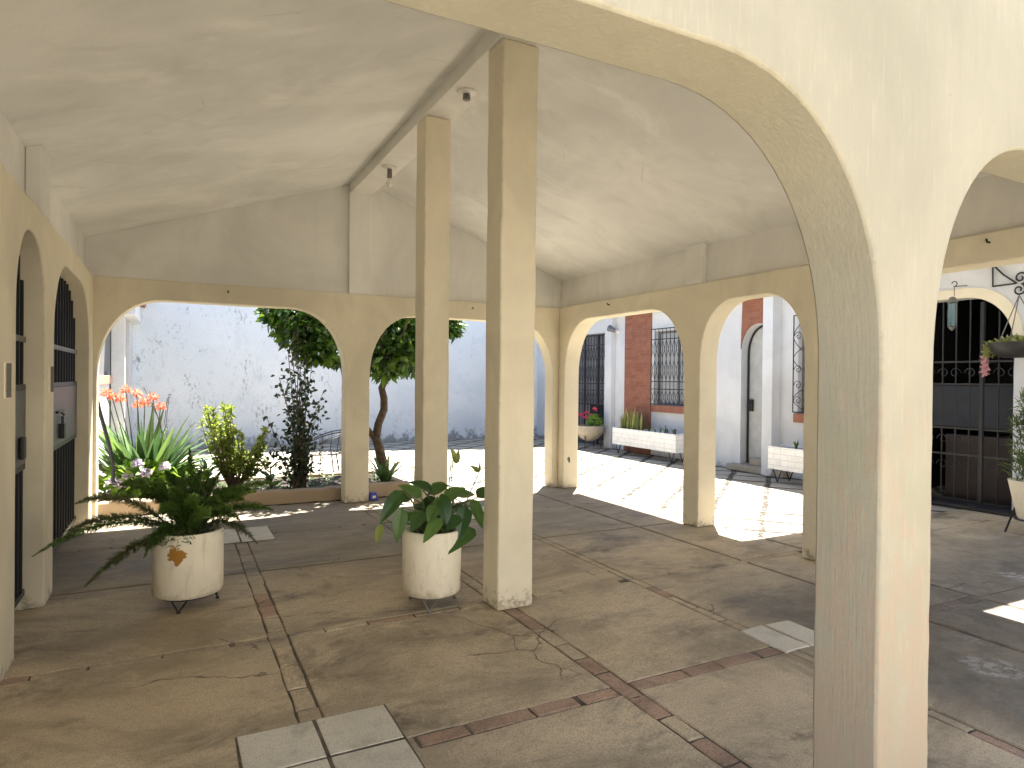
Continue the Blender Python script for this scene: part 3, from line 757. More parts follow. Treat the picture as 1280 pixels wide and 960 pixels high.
# wall lamp
p = at(773, 415, X=HX-.001)
wl = thing('wall_lamp', p, 'grey cone spotlight on white wall beside the brick panel', 'lamp')
m = MB(); m.lathe(p + Vector((0,0,-.05)), [(.0,-.0),(.0,.0)], 6)
m = MB(); m.tube([p, p+Vector((-.02,0,0))], .045, 14); m.tube([p+Vector((-.01,0,0)), p+Vector((-.09,0,.03))], .012, 8); m.build('bracket', M['white_plastic'], wl)
m = MB(); m.tube([p+Vector((-.08,.00,.02)), p+Vector((-.10,.06,.05)), p+Vector((-.13,.16,.09))], [.03,.05,.075], 16); m.build('shade', M['grey_metal'], wl, smooth=40)

# ------------------------------------------------------------------ plants: helpers
def spear(mb, base, n, h0, h1, w, spread, t0=.2, t1=1., bend=.15, shape='strap', seg=5, off=.06):
    for i in range(n):
        a = U(0, 2*PI); lean = U(.05, spread); h = U(h0, h1)
        d = Vector((math.cos(a)*lean, math.sin(a)*lean, 1))
        b = Vector(base) + Vector((math.cos(a), math.sin(a), 0))*U(0, off)
        mb.leaf(b, d, Vector((math.cos(a), math.sin(a), -.2)) * -1, h, w*U(.8, 1.2), bend*U(.4, 1.6), seg, .25, U(t0, t1), shape=shape)
def rdir(zmin=-1):
    while True:
        v = Vector((U(-1,1), U(-1,1), U(-1,1)))
        if .05 < v.length < 1 and v.normalized().z > zmin: return v.normalized()
def clump(mb, c, R, n, L, W, t0=.1, t1=1, hollow=.35, flat=1., seg=2, bend=.3, updir=.25):
    c = Vector(c); R = Vector(R) if not isinstance(R, (int, float)) else Vector((R, R, R))
    for i in range(n):
        d = rdir(); r = (hollow + (1-hollow)*rnd()**.6) * U(.85, 1.08)
        p = c + Vector((d.x*R.x*r, d.y*R.y*r, d.z*R.z*r))
        od = (d + rdir()*.9 + Vector((0,0,updir))).normalized()
        nn = (Vector((0,0,1))*.8 + rdir()*.8)
        mb.leaf(p, od, nn, L*U(.7, 1.25), W*U(.75, 1.2), bend, seg, .2, U(t0, t1))

# ------------------------------------------------------------------ flower bed
m = MB()
N = 28
for i in range(N):
    x0 = -.735 + (2.72+.735)*i/N; x1 = -.735 + (2.72+.735)*(i+1)/N
vs = []; fs = []
for i in range(N+1):
    x = -.735 + 3.45*i/N; a, b_ = U(-.012, .012), U(-.01, .01)
    vs += [(x, 8.085+a, 0), (x, 8.09+a, .15+b_), (x, 8.23+a, .155+b_), (x, 8.24, 0)]
for i in range(N):
    for q in range(3): fs.append((i*4+q, i*4+q+1, i*4+q+5, i*4+q+4))
fs += [(0,1,2,3), tuple(N*4+q for q in (3,2,1,0))]
m.add(vs, fs); m.box(2.60, 2.72, 8.25, 9.55, 0, .14); m.box(-.735, 2.72, 9.552, 9.66, 0, .12)
kerbm = plaster('kerb_cement', (.44, .34, .24), (.16, .12, .08), 0, .6, False)
tag(m.build('garden_kerb', kerbm, bevel=.015, loc=(1, 8.2, 0)), 'low cement kerb edging the flower bed behind the left arches', 'kerb')
m = MB(); n = 16; vs = []; fs = []
for i in range(n+1):
    for j in range(9): vs.append((-.73+3.33*i/n, 8.22+1.34*j/8, .08+U(-.02, .025)))
for i in range(n):
    for j in range(8): fs.append((i*9+j, (i+1)*9+j, (i+1)*9+j+1, i*9+j+1))
m.add(vs, fs); tag(m.build('bed_soil', M['soil'], solid=False), kind='structure')
m = MB()
for i in range(900):
    x, y = U(-.7, 2.6), U(8.27, 9.5)
    if x > 1 and rnd() < .2: y = U(8.26, 8.6)
    a = U(0, 2*PI); m.leaf((x, y, .08), (math.cos(a)*.8, math.sin(a)*.8, U(.3, 1.2)), (0,0,1), U(.04, .11), U(.015, .035), .4, 2, .2, rnd()*.6)
tag(m.build('ground_cover', M['fern'], solid=False), 'low green creeping plants covering the flower bed soil', 'ground cover', kind='stuff')

# orange flowering strap plant
b0 = Vector((-.32, 8.95, .08))
al = thing('flowering_plant', b0, 'strap leaved plant with orange flower heads at the left end of the bed', 'plant')
m = MB()
for i in range(95):
    a = U(0, 2*PI); lean = U(.05, .7); L = U(.7, 1.15)
    b = b0 + Vector((math.cos(a)*U(0, .22), math.sin(a)*U(0, .22), 0))
    m.leaf(b, (math.cos(a)*lean, math.sin(a)*lean, 1), (-math.cos(a), -math.sin(a), .3), L, U(.075, .11), U(.15, .75), 6, .3, U(.0, .9), shape='strap')
for i in range(14):
    L = U(.7, .95); m.leaf(b0+Vector((U(0,.1), U(-.1,.1), .1)), (U(.5,1.1), U(-.4,.3), U(.5,.9)), (-.5,0,.8), L, .10, U(.35,.7), 6, .3, U(.3,1), shape='strap')
m.build('leaves', M['strap'], al, solid=False)
for (u, v) in ((157,487),(140,496),(150,499),(171,492),(172,506),(181,503),(201,508),(192,497),(133,492)):
    p = at(u, v, Y=b0.y+U(-.25, .25)); m = MB()
    q = b0 + Vector(((p.x-b0.x)*.3, (p.y-b0.y)*.3, .05))
    m.tube([q, q.lerp(p, .5)+Vector((U(-.03,.03), 0, .06)), p], [.008, .007, .006], 6); st = m.build('flower_stem', M['stem'], al)
    m = MB()
    for i in range(64):
        d = rdir(-.7); m.leaf(p+d*U(.01,.03), d, rdir(), U(.035, .062), .018, .3, 2, .4, rnd())
    m.build('flower_head', M['flower_orange'], st, solid=False)
m = MB()
for i in range(5):
    p = at(U(180, 222), U(475, 500), Y=9.1); q = b0+Vector((.25, .1, .4)); m.tube([q, q.lerp(p, .6)+Vector((U(-.05,.05),0,.02)), p, p+Vector((U(-.05,.05),0,U(-.08,.02)))], .004, 5)
m.build('dry_stalks', M['stem_brown'], al)

# hydrangea
b0 = Vector((-.28, 8.45, .08)); hy = thing('hydrangea_bush', b0, 'low bright green bush with pale lilac flower clusters beside the kerb', 'bush')
m = MB()
for c in ((-.6,8.5,.22),(-.42,8.42,.30),(-.2,8.5,.34),(0,8.46,.28),(.14,8.55,.22),(-.3,8.6,.40),(-.5,8.6,.36)):
    clump(m, c, (.2,.16,.14), 60, .12, .085, .1, 1, .3, bend=.3)
m.build('leaves', M['hydr'], hy, solid=False)
for (u, v) in ((172,581),(160,597),(183,592),(141,603),(150,606),(206,584)):
    p = at(u, v, Y=8.36); m = MB()
    for i in range(80):
        d = rdir(-.4); m.leaf(p+d*.045, (d+rdir()*1.0), d, .03, .026, .1, 1, .1, rnd())
    m.build('flower_head', M['flower_lilac'], hy, solid=False)

# yellow-green shrub
b0 = Vector((.66, 8.75, .08)); sh = thing('green_shrub', b0, 'yellow green leafy shrub in the middle of the bed', 'shrub')
ms, ml = MB(), MB()
tips = []
for i in range(64):
    lob = rnd() < .26
    c = at(270 if lob else 303, 520 if lob else 552, Y=8.75)
    p = c + Vector((U(-.17,.17) if lob else U(-.34,.30), U(-.25,.25), U(-.14,.12) if lob else U(-.40,.15)))
    q = b0 + Vector((U(-.06,.06), U(-.06,.06), 0)); mid = q.lerp(p, .55) + Vector((U(-.06,.06), U(-.06,.06), 0))
    ms.tube([q, mid, p], [.008, .006, .003], 5)
    for j in range(30):
        t = U(.35, 1); pt = mid.lerp(p, (t-.35)/.65) if t > .35 else mid
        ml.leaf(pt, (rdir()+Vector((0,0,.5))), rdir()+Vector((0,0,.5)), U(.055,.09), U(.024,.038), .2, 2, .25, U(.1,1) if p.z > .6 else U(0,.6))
    for j in range(9): ml.leaf(p, (rdir()+Vector((0,0,.9))), rdir(), U(.05,.08), .024, .2, 2, .25, U(.4,1))
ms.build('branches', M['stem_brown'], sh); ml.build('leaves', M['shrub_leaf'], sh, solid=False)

# tall dark shrub
b0 = Vector((1.42, 8.62, .08)); sh = thing('tall_shrub', b0, 'tall thin dark leaved shrub with many upright stems beside the far pier', 'shrub')
ms, ml = MB(), MB()
for i in range(19):
    u, v = random.choice([(U(345,400), U(395,470)), (U(340,400), U(420,520)), (U(330,402), U(470,560)), (U(355,390), U(385,430))])
    if i == 0: u, v = 405, 488
    if i == 1: u, v = 332, 520
    if i == 2: u, v = 398, 515
    p = at(u, v, Y=8.62+U(-.25,.25)); q = b0 + Vector((U(-.09,.09), U(-.08,.08), 0))
    mid = q.lerp(p, .6); mid.x = mid.x*.8 + q.x*.2 + U(-.02,.02)
    pts = [q, q.lerp(mid, .5)+Vector((U(-.02,.02), 0, 0)), mid, p]; ms.tube(pts, [.010, .008, .006, .003], 5)
    for j in range(62):
        t = U(.08, 1); pt = (q.lerp(mid, t/.6) if t < .6 else mid.lerp(p, (t-.6)/.4)) + rdir()*U(0, .15)
        ml.leaf(pt, rdir()+Vector((0,0,-.1)), rdir()+Vector((0,0,.6)), U(.05,.085), U(.035,.052), .3, 2, .2, rnd()**1.5)
ms.build('stems', M['stem_brown'], sh); ml.build('leaves', M['dark_leaf'], sh, solid=False)

# small broadleaf plants
for (u, n, lab, sz) in ((258, 16, 'dark broad leaved young plant between the hydrangea and the yellow green shrub', .5), (338, 12, 'small dark broad leaved plant at the foot of the tall shrub', .48)):
    p = at(u, 606, Y=8.5); p.z = .08; t_ = thing('broadleaf_plant', p, lab, 'plant', 'broad leaved plants in the bed')
    m = MB()
    for i in range(n):
        a = U(0, 2*PI); z = U(.02, sz*.6); m.leaf(p+Vector((0,0,z)), (math.cos(a)*.7, math.sin(a)*.7, U(.5,1.3)), (-math.cos(a), -math.sin(a), .5), U(.2,.3), U(.06,.085), .5, 4, .3, rnd()*.9)
    m.build('leaves', M['strap'], t_, solid=False)
    m = MB(); m.tube([p, p+Vector((0,0,sz*.65))], .01, 6); m.build('stem', M['stem'], t_)

# tree
b0 = Vector((2.42, 8.85, .06)); tr = thing('round_tree', b0, 'small tree with crooked trunk and dense dark glossy crown behind the arches', 'tree')
Y0 = 8.85
tp = [at(u, v, Y=Y0) for u, v in ((484,604),(479,585),(474,560),(470,548),(473,530),(480,512),(480,498),(477,485),(484,470),(486,455))]
m = MB(); m.tube(tp, [.085,.075,.065,.06,.055,.052,.05,.048,.045,.04], 10)
m.tube([at(470,550,Y=Y0), at(462,540,Y=Y0), at(452,527,Y=Y0+.1), at(436,500,Y=Y0+.2), at(425,450,Y=Y0+.2)], [.045,.04,.036,.03,.02], 8)
top = tp[-1]
for i in range(9):
    a = 2*PI*i/9; m.tube([tp[-2], top+Vector((math.cos(a)*.3, math.sin(a)*.3, .25)), top+Vector((math.cos(a)*.8, math.sin(a)*.7, .6+U(0,.5)))], [.035,.02,.008], 6)
m.build('trunk', M['bark'], tr, smooth=60)
m = MB()
cc = [(at(u, v, Y=Y0+dy), R, n) for u, v, dy, R, n in (
    (375,408,-.1,.34,330),(395,432,-.2,.30,300),(352,392,0,.26,220),(415,400,.1,.4,330),(425,440,.1,.26,160),(390,375,.2,.42,330),
    (490,440,-.2,.34,330),(500,415,0,.4,380),(475,400,.2,.45,330),(520,425,-.1,.34,300),(545,405,.1,.33,280),(562,408,0,.2,110),(480,455,.0,.26,160),(510,452,.15,.24,140),
    (450,350,.1,.7,500),(510,345,.1,.6,420),(395,335,.1,.55,380),(450,300,.2,.6,300),(470,390,.7,.55,250),(420,380,.7,.5,220))]
for c, R, n in cc: clump(m, c, (R, R, R*.8), int(n*1.35), .125, .075, 0, 1, .3, bend=.35, updir=0)
m.build('crown', M['tree_leaf'], tr, solid=False)
p = Vector((2.50, 8.50, .08)); t_ = thing('strap_plant', p, 'small strap leaved plant at the foot of the tree trunk', 'plant'); m = MB()
spear(m, p, 26, .3, .55, .055, .6, .2, 1, .5); m.build('leaves', M['strap'], t_, solid=False)
p = at(433, 604, Y=8.4); p = Vector((1.62, 8.42, .08)); 
t_ = thing('seedling', p, 'thin seedling with few leaves against the far pier', 'plant'); m = MB()
m.tube([p, p+Vector((.01,0,.3)), p+Vector((.03,0,.55))], .004, 5); m.build('stem', M['stem_brown'], t_)
m = MB()
for i in range(14): m.leaf(p+Vector((.015,0,U(.2,.55))), rdir(), rdir(), .05, .025, .3, 2, .2, rnd())
m.build('leaves', M['dark_leaf'], t_, solid=False)

# blue bait box
p = Vector((2.22, 7.90, 0)); bx = thing('bait_box', p, 'small blue plastic box with white label on the floor by the far pier', 'box')
pp = at(466.5, 625, Z=0); bx.location = pp; WL[bx.name] = pp.copy()
m = MB(); m.prism([[(-.05,0),(.05,0),(.05,.05),(.03,.095),(-.03,.095),(-.05,.06)]], lambda s, z, d: (pp.x+s, pp.y+d, z+.001), -.04, .05); o = m.build('body', M['blue'], bx, bevel=.006)
m = MB(); m.box(pp.x-.02, pp.x+.022, pp.y-.043, pp.y-.041, .03, .06); m.build('sticker', M['white_plastic'], bx)

# hose
m = MB(); pts = [at(u, v, Y=8.32) for u, v in ((117,470),(119,488),(124,512),(132,540),(138,562),(142,585),(141,606))]
m.tube(pts, .020, 8); tag(m.build('garden_hose', M['rubber'], smooth=60, loc=pts[-1]), 'thick black hose hanging in a curve beside the orange flowers', 'hose')

# wire chair
c = Vector((1.98, 10.05, 0)); ch = thing('wire_chair', c, 'black wire garden chair with a rounded back behind the tall shrub', 'chair')
R = .27; sz = .36
m = MB(); m.tube([c+Vector((R*math.cos(2*PI*i/24), R*math.sin(2*PI*i/24), sz)) for i in range(25)], .011, 6)
for i in range(9):
    x = -R+.03+i*(2*R-.06)/8; w = math.sqrt(max(0, R*R-x*x)); m.tube([c+Vector((x, -w, sz)), c+Vector((x, w, sz-.0))], .005, 5)
m.build('seat', M['iron'], ch)
m = MB()
for hz, rr in ((.70, .33), (.66, .315)):
    m.tube([c+Vector((rr*math.cos(a), rr*math.sin(a), sz + (hz-sz)*max(0, math.cos(a*.62))**.7)) for a in [(-1.9+3.8*i/20) for i in range(21)]], .010, 6)
for i in range(7):
    a = -1.35+2.7*i/6; zt = sz+(.68-sz)*max(0, math.cos(a*.62))**.7; m.tube([c+Vector((R*math.cos(a), R*math.sin(a), sz)), c+Vector((.32*math.cos(a), .32*math.sin(a), zt))], .006, 5)
m.build('backrest', M['iron'], ch)
for i in range(4):
    a = PI/4+i*PI/2; m = MB(); m.tube([c+Vector((R*.9*math.cos(a), R*.9*math.sin(a), sz)), c+Vector((R*1.15*math.cos(a), R*1.15*math.sin(a), 0))], .011, 6); m.build('leg', M['iron'], ch)

# ------------------------------------------------------------------ wire stands and pots in the carport
def wire_stand(c, r, h, label, col, n=3, rot=0.):
    t_ = thing('plant_stand', c, label, 'plant stand', 'wire stands under the round white pots')
    m = MB(); m.tube([Vector(c)+Vector((r*math.cos(2*PI*i/28), r*math.sin(2*PI*i/28), h-.008)) for i in range(29)], .007, 6)
    for i in range(n): 
        a = rot+2*PI*i/n; m.tube([Vector(c)+Vector((0,0,h-.012)), Vector(c)+Vector((r*math.cos(a), r*math.sin(a), h-.012))], .005, 5)
    m.build('ring', col, t_)
    for i in range(n):
        a = rot+2*PI*i/n; f = Vector(c)+Vector(((r+.012)*math.cos(a), (r+.012)*math.sin(a), .005)); m = MB()
        for s_ in (-.28, .28):
            m.tube([Vector(c)+Vector((r*math.cos(a+s_), r*math.sin(a+s_), h-.01)), f], .005, 6)
        m.tube([f-Vector((.012,0,0)), f+Vector((.012,0,0))], .006, 6); m.build('leg', col, t_)
    return t_
def round_pot(c, z0, r0, r1, h, mat, name, label):
    t_ = thing(name, (c[0], c[1], z0), label, 'potted plant')
    m = MB(); m.lathe((c[0], c[1], z0), [(0, 0), (r0-.01, 0), (r0, .012), ((r0+r1)/2+.001, h*.5), (r1, h-.012), (r1-.006, h), (r1-.026, h), (r1-.03, h-.012), (r1-.035, h-.05), (0, h-.05)], 48)
    m.build('pot', mat, t_, smooth=40)
    m = MB(); vs = [(c[0], c[1], z0+h-.03)] + [(c[0]+(r1-.03)*math.cos(2*PI*i/20), c[1]+(r1-.03)*math.sin(2*PI*i/20), z0+h-.035) for i in range(20)]
    m.add(vs, [(0, i+1, (i+1) % 20+1) for i in range(20)]); m.build('soil', M['soil'], t_, solid=False)
    return t_
P1 = Vector((.085, 4.78, 0)); P2 = Vector((1.53, 4.10, 0))
wire_stand(P1, .17, .085, 'black wire stand under the pot of the foxtail fern', M['iron'], rot=-1.9)
wire_stand(P2, .16, .085, 'greyish wire stand under the pot of the broad leaved lily', M['iron_grey'], rot=-2.0)
pc = at(221.5, 694, Y=P1.y-.20)
fern = round_pot(P1, .088, .212, .212, .405, pot_with_patch(pc), 'potted_fern', 'round white pot with an ochre flaked patch, holding a spiky foxtail fern')
ZT = .088+.405
def plume(p0, p1, lift, r, grey=False):
    p0, p1 = Vector(p0), Vector(p1); m = MB(); L = (p1-p0).length; n = 22; pts = []
    for i in range(n+1):
        t = i/n; pts.append(p0.lerp(p1, t) + Vector((0, 0, lift*4*t*(1-t))))
    m.tube(pts, [.005-.003*i/n for i in range(n+1)], 5, m=0, t=.3)
    N = int(L*1500); tb = U(-.25, .45)
    for i in range(N):
        t = rnd()**.9; f = t*n; j = min(n-1, int(f)); p = pts[j].lerp(pts[j+1], f-j); d = (pts[j+1]-pts[j]).normalized()
        a = U(0, 2*PI); o = d.orthogonal().normalized(); o2 = d.cross(o); rad = o*math.cos(a)+o2*math.sin(a)
        taper = min(1, t*5+.25)*min(1, (1-t)*3.2+.12)
        ll = r*1.15*taper*U(.75, 1.15)
        m.leaf(p, rad+d*U(.25, .75), d, ll, .0075, 0, 1, .2, max(0, min(1.2, tb+U(.05, .5)+.5*t*rnd())), shape='lance')
        if rnd() < .6: m.leaf(p+rad*ll*.4, rad+d*U(.4, 1.2)+rdir()*.4, d, ll*.6, .007, 0, 1, .2, U(.1, .9))
    return m.build('frond', M['fern_grey'] if grey else M['fern'], fern, solid=False)
cen = Vector((P1.x-.02, P1.y, ZT-.03))
FR = [((40,696),-.10,.13,.046,0),((105,734),-.32,.10,.05,1),((180,697),-.28,.10,.055,0),((93,630),.15,.12,.05,1),((83,664),.05,.10,.05,1),
      ((237,560),.0,.02,.052,0),((150,606),.25,.12,.06,0),((345,604),.1,.10,.058,0),((342,638),-.05,.09,.058,0),((322,680),-.15,.12,.05,1),
      ((268,598),.15,.06,.06,0),((255,603),.25,.05,.06,0),((288,612),-.05,.08,.06,0),((190,604),.2,.08,.06,0),((175,622),-.1,.10,.06,0),
      ((305,625),.2,.10,.06,0),((300,650),-.22,.10,.06,0),((215,610),-.15,.06,.06,0),((245,620),-.2,.05,.06,0),
      ((280,632),-.22,.09,.06,0),((222,598),.28,.05,.06,0),((228,580),.1,.02,.05,0),((252,586),-.1,.03,.05,0),((206,588),-.1,.05,.05,0),((275,592),-.05,.05,.05,0),((200,640),-.25,.08,.055,0),((320,615),.25,.1,.055,0),((262,645),-.28,.08,.055,0),]
for (u, v), dy, lift, r, gr in FR:
    tipp = at(u, v, Y=P1.y+dy)
    plume(cen+Vector((U(-.06,.06), U(-.06,.06), 0)), tipp, lift, r*.80, bool(gr))
m = MB()
for i in range(200):
    a = U(0, 2*PI); r = U(0, .2); p = Vector((P1.x+r*math.cos(a), P1.y+r*math.sin(a), ZT+U(-.03,.03))); m.leaf(p, rdir(-.3), rdir(), U(.03,.06), .008, .2, 1, .2, rnd()*.4)
for i in range(60):
    p = at(U(195,245), U(670,682), Y=P1.y-.215); m.leaf(p, rdir(), rdir(), U(.02,.04), .008, .2, 1, .2, rnd()*.3)
m.build('undergrowth', M['fern_grey'], fern, solid=False)

lily = round_pot(P2, .088, .190, .197, .415, M['white_pot'], 'potted_lily', 'round white pot of broad glossy dark leaves beside the nearer pillar')
ZT = .088+.415; ms, ml = MB(), MB(); cen = Vector((P2.x, P2.y, ZT-.035))
def lleaf(b, t_, W, dy0, dy1, tint=None, pal=0):
    B = at(*b, Y=P2.y+dy0); T = at(*t_, Y=P2.y+dy1); s0 = cen+Vector((U(-.09,.09), U(-.09,.09), 0))
    mid = s0.lerp(B, .55)+Vector((0,0,.05)); ms.tube([s0, mid, B], [.006, .005, .004], 5)
    d = T-B; nn = Vector((d.x*.3, -.75, 1.0)); ml.leaf(B, d+Vector((0,0,d.length*.18)), nn, d.length*1.02, W, .28, 7, .3, rnd() if tint is None else tint, pal, 'heart')
LL = [((505,613),(476,654),.105,-.1,-.15),((502,635),(497,678),.095,-.15,-.2),((476,655),(471,680),.05,-.1,-.1,.6,1),((527,622),(498,606),.10,0,.05),
      ((540,614),(512,602),.09,.1,.12),((552,622),(559,655),.11,-.12,-.2),((556,624),(583,610),.10,0,0),((535,618),(562,606),.09,.1,.1),
      ((551,648),(531,678),.09,-.18,-.26),((582,632),(575,674),.11,-.1,-.18),((588,624),(604,660),.10,-.05,-.12),((594,662),(563,692),.10,-.12,-.22),
      ((596,622),(618,610),.1,.1,.12),((528,638),(516,664),.1,-.12,-.2),((570,620),(595,618),.09,.08,.1),((515,622),(490,628),.09,.08,.1),
      ((545,632),(536,652),.09,-.15,-.2),((565,634),(588,646),.09,.05,0),((575,645),(560,664),.085,-.15,-.2),((512,640),(505,655),.07,0,-.05),((558,612),(540,604),.08,.15,.18),((604,640),(622,668),.1,.05,0)]
for q in LL: lleaf(*q)
for i in range(10):
    u, v = U(508, 592), U(612, 640); lleaf((u, v), (u+U(-24,24), v+U(4,28)), U(.08,.1), U(-.05,.15), U(-.1,.2))
for i in range(26):
    s0 = cen+Vector((U(-.1,.1), U(-.1,.1), 0)); p = at(U(510,590), U(625,650), Y=P2.y+U(-.1,.12)); ms.tube([s0, p], [.005,.003], 5)
ms.build('stems', M['stem'], lily); ml.build('leaves', [M['lily'], M['lily_pale']], lily, solid=False)
for (a, b_, c_) in (((560,640),(562,600),(564,577)), ((578,640),(588,615),(599,590)), ((598,640),(563,620),(566,575))):
    m = MB(); m.tube([at(*a, Y=P2.y), at(*b_, Y=P2.y+.02), at(*c_, Y=P2.y+.02)], .004, 5); st = m.build('flower_stalk', M['stem'], lily)
for (u0, v0, u1, v1, nx, L_, W_, tt) in ((570,580,563,556,.3,.125,.055,.9),(570,580,574,560,-.3,.10,.04,.5),(599,590,585,579,0,.085,.035,.6),(599,590,600,576,0,.07,.02,.2)):
    m = MB(); B = at(u0, v0, Y=P2.y+.02); m.leaf(B, at(u1, v1, Y=P2.y+.02)-B, (nx,-1,.3), L_, W_, .1, 6, .5, tt, 0, 'heart'); m.build('spathe', M['lily_pale'], lily, solid=False)

# ------------------------------------------------------------------ courtyard planters
def trough(c, lx, ly, z0, h, label, plant):
    t_ = thing('trough_planter', c, label, 'planter', 'white brick troughs on wire legs')
    x0, x1, y0, y1 = c[0]-lx/2, c[0]+lx/2, c[1]-ly/2, c[1]+ly/2; w = .035
    m = MB(); m.box(x0, x0+w, y0, y1, z0, z0+h); m.box(x1-w, x1, y0, y1, z0, z0+h); m.box(x0+w, x1-w, y0, y0+w, z0, z0+h); m.box(x0+w, x1-w, y1-w, y1, z0, z0+h)
    m.build('trough', M['white_brick'], t_, bevel=.004)
    m = MB(); m.box(x0+w, x1-w, y0+w, y1-w, z0, z0+h-.04); m.build('soil', M['soil'], t_)
    for (xx, yy) in ((x0+.04, y0+.15), (x1-.04, y0+.15), (x0+.04, y1-.15), (x1-.04, y1-.15)):
        m = MB(); f = Vector((xx, yy, .0)); m.tube([(xx, yy-.08, z0), f], .009, 6); m.tube([(xx, yy+.08, z0), f], .009, 6); m.build('leg', M['iron'], t_)
    return t_
ya, yb2 = at(766, 540, X=8.1).y, at(845, 550, X=8.1).y
T1 = trough((8.26, (ya+yb2)/2, 0), .34, ya-yb2, .19, .34, 'long white brick trough with spear leaved plant under the far grilled window', 1)
m = MB()
for i in range(44): spear(m, (8.26+U(-.1,.1), U(ya-.75, ya-.15), .5), 1, .26, .48, .05, .16, .0, 1, .05, 'strap', 4)
m.build('spear_leaves', M['variegated'], T1, solid=False)
for i in range(7):
    m = MB(); spear(m, (8.26+U(-.1,.1), U(yb2+.2, ya-.9), .5), 4, .10, .18, .02, .5, .0, 1, .3, off=.004); m.build('seedling', M['fern'], T1, solid=False)
m = MB(); m.tube([(8.14, yb2+.08, .5), (8.14, yb2+.08, .62)], .025, 8); m.build('nozzle', M['rubber'], T1)
y2 = at(961, 560, X=8.05).y
T2 = trough((8.2, y2-.85, 0), .34, 1.7, .19, .34, 'white brick trough on thin wire legs under the scrolled window grille', 0)
for i in range(7):
    m = MB(); spear(m, (8.2+U(-.1,.1), U(y2-1.5, y2-.2), .5), 5, .10, .2, .03, .5, .0, 1, .3, off=.004); m.build('seedling', M['fern'], T2, solid=False)
# bowl planter
c = at(737, 556, Z=0); c = Vector((8.15, at(737,540,X=8.15).y, 0)); 
bp = thing('bowl_planter', c + Vector((0,0,.2)), 'grey clay bowl with red flowers standing by the folding door grille', 'potted plant')
m = MB(); m.lathe(c, [(0,.16),(.08,.16),(.20,.22),(.29,.32),(.32,.36),(.325,.50),(.30,.505),(.29,.46),(0,.45)], 32); m.build('bowl', M['clay'], bp, smooth=40)
m = MB(); clump(m, c+Vector((.05,-.1,.6)), (.17,.17,.15), 170, .07, .05, .2, 1, .2); m.build('leaves', M['hydr'], bp, solid=False)
for dx, dy, dz in ((-.1,.22,.72),(-.05,.08,.78),(.0,-.2,.86),(-.12,.0,.68),(.1,.1,.7)):
    m = MB(); p = c+Vector((dx,dy,dz))
    for i in range(24):
        d = rdir(-.3); m.leaf(p+d*.02, d, rdir(), .05, .035, .2, 1, .2, rnd())
    m.build('flower', M['flower_pink'], bp, solid=False)
st = thing('bowl_stand', c, 'black wire stand under the grey clay flower bowl', 'plant stand')
m = MB(); m.tube([c+Vector((.26*math.cos(2*PI*i/24), .26*math.sin(2*PI*i/24), .33)) for i in range(25)], .01, 6); m.build('ring', M['iron'], st)
for i in range(4):
    a = i*PI/2+.6; m = MB(); m.tube([c+Vector((.26*math.cos(a), .26*math.sin(a), .33)), c+Vector((.27*math.cos(a), .27*math.sin(a), 0))], .011, 6); m.build('leg', M['iron'], st)

# conifer in white pot at right edge
c = at(1290, 668, Z=0); zz = .16
cf = thing('potted_conifer', (c.x, c.y, zz), 'tapered white pot with a bushy conifer at the right edge by the gateway', 'potted plant')
m = MB(); m.lathe((c.x, c.y, zz), [(0,0),(.12,0),(.13,.02),(.20,.36),(.205,.38),(.18,.38),(.17,.33),(0,.33)], 32); m.build('pot', M['white_pot'], cf, smooth=40)
m = MB()
for i in range(60):
    z = zz+.36+U(0, .85); R_ = .27*(1-(z-zz-.36)/1.0)**.7+.04
    clump(m, (c.x+U(-1,1)*R_*.7, c.y+U(-1,1)*R_*.7, z), R_*.4, 26, .085, .014, .0, 1, .1, seg=1, bend=.1, updir=.8)
m.build('foliage', M['cypress'], cf, solid=False)
m = MB(); m.tube([(c.x, c.y, zz+.3), (c.x, c.y, zz+.9)], .02, 6); m.build('stem', M['bark'], cf)
st = thing('pot_stand', c, 'iron tripod stand under the white conifer pot at the right edge', 'plant stand')
m = MB(); m.tube([c+Vector((.14*math.cos(2*PI*i/24), .14*math.sin(2*PI*i/24), zz-.012)) for i in range(25)], .010, 6); m.build('ring', M['iron'], st)
for i in range(3):
    a = 2.2+i*2*PI/3; m = MB(); m.tube([c+Vector((.14*math.cos(a), .14*math.sin(a), zz+.10)), c+Vector((.22*math.cos(a), .22*math.sin(a), 0))], .010, 6); m.build('leg', M['iron'], st)

# hanging basket with its bracket
XB_ = HX-.03
a_, b_, c_ = at(1241, 331, X=XB_), at(1241, 358, X=XB_), at(1271, 354, X=XB_)
br = thing('wall_bracket', b_, 'black wrought iron bracket with scrolls on the white wall above the gateway', 'bracket')
m = MB(); m.tube([a_, b_], .010, 6); m.tube([b_, c_], .010, 6); m.tube([a_, a_.lerp(c_, .45)+Vector((0,0,-.02)), c_], .010, 6); m.build('frame', M['iron'], br)
m = MB(); scroll(m, at(1276, 347, X=XB_), .075, 1.35, AY, AZ, .015, n=28, wr=.010, start=-1.9, sgn=-1); scroll(m, at(1274, 362, X=XB_), .07, 1.35, AY, AZ, .015, n=28, wr=.010, start=1.9, sgn=1); m.build('scroll', M['iron'], br)
for yy, zz in ((a_.y, a_.z), (b_.y, b_.z)):
    m = MB(); m.tube([(XB_, yy, zz), (HX, yy, zz)], .008, 6); m.build('fixing', M['iron'], br)
hook = at(1274, 369, X=XB_); BX = XB_ - .27
bc = Vector((BX, hook.y-.12, at(1270, 447, X=BX).z))
hb = thing('hanging_basket', bc, 'dark hanging basket trailing yellow green and pink succulents', 'hanging plant')
R_ = .27
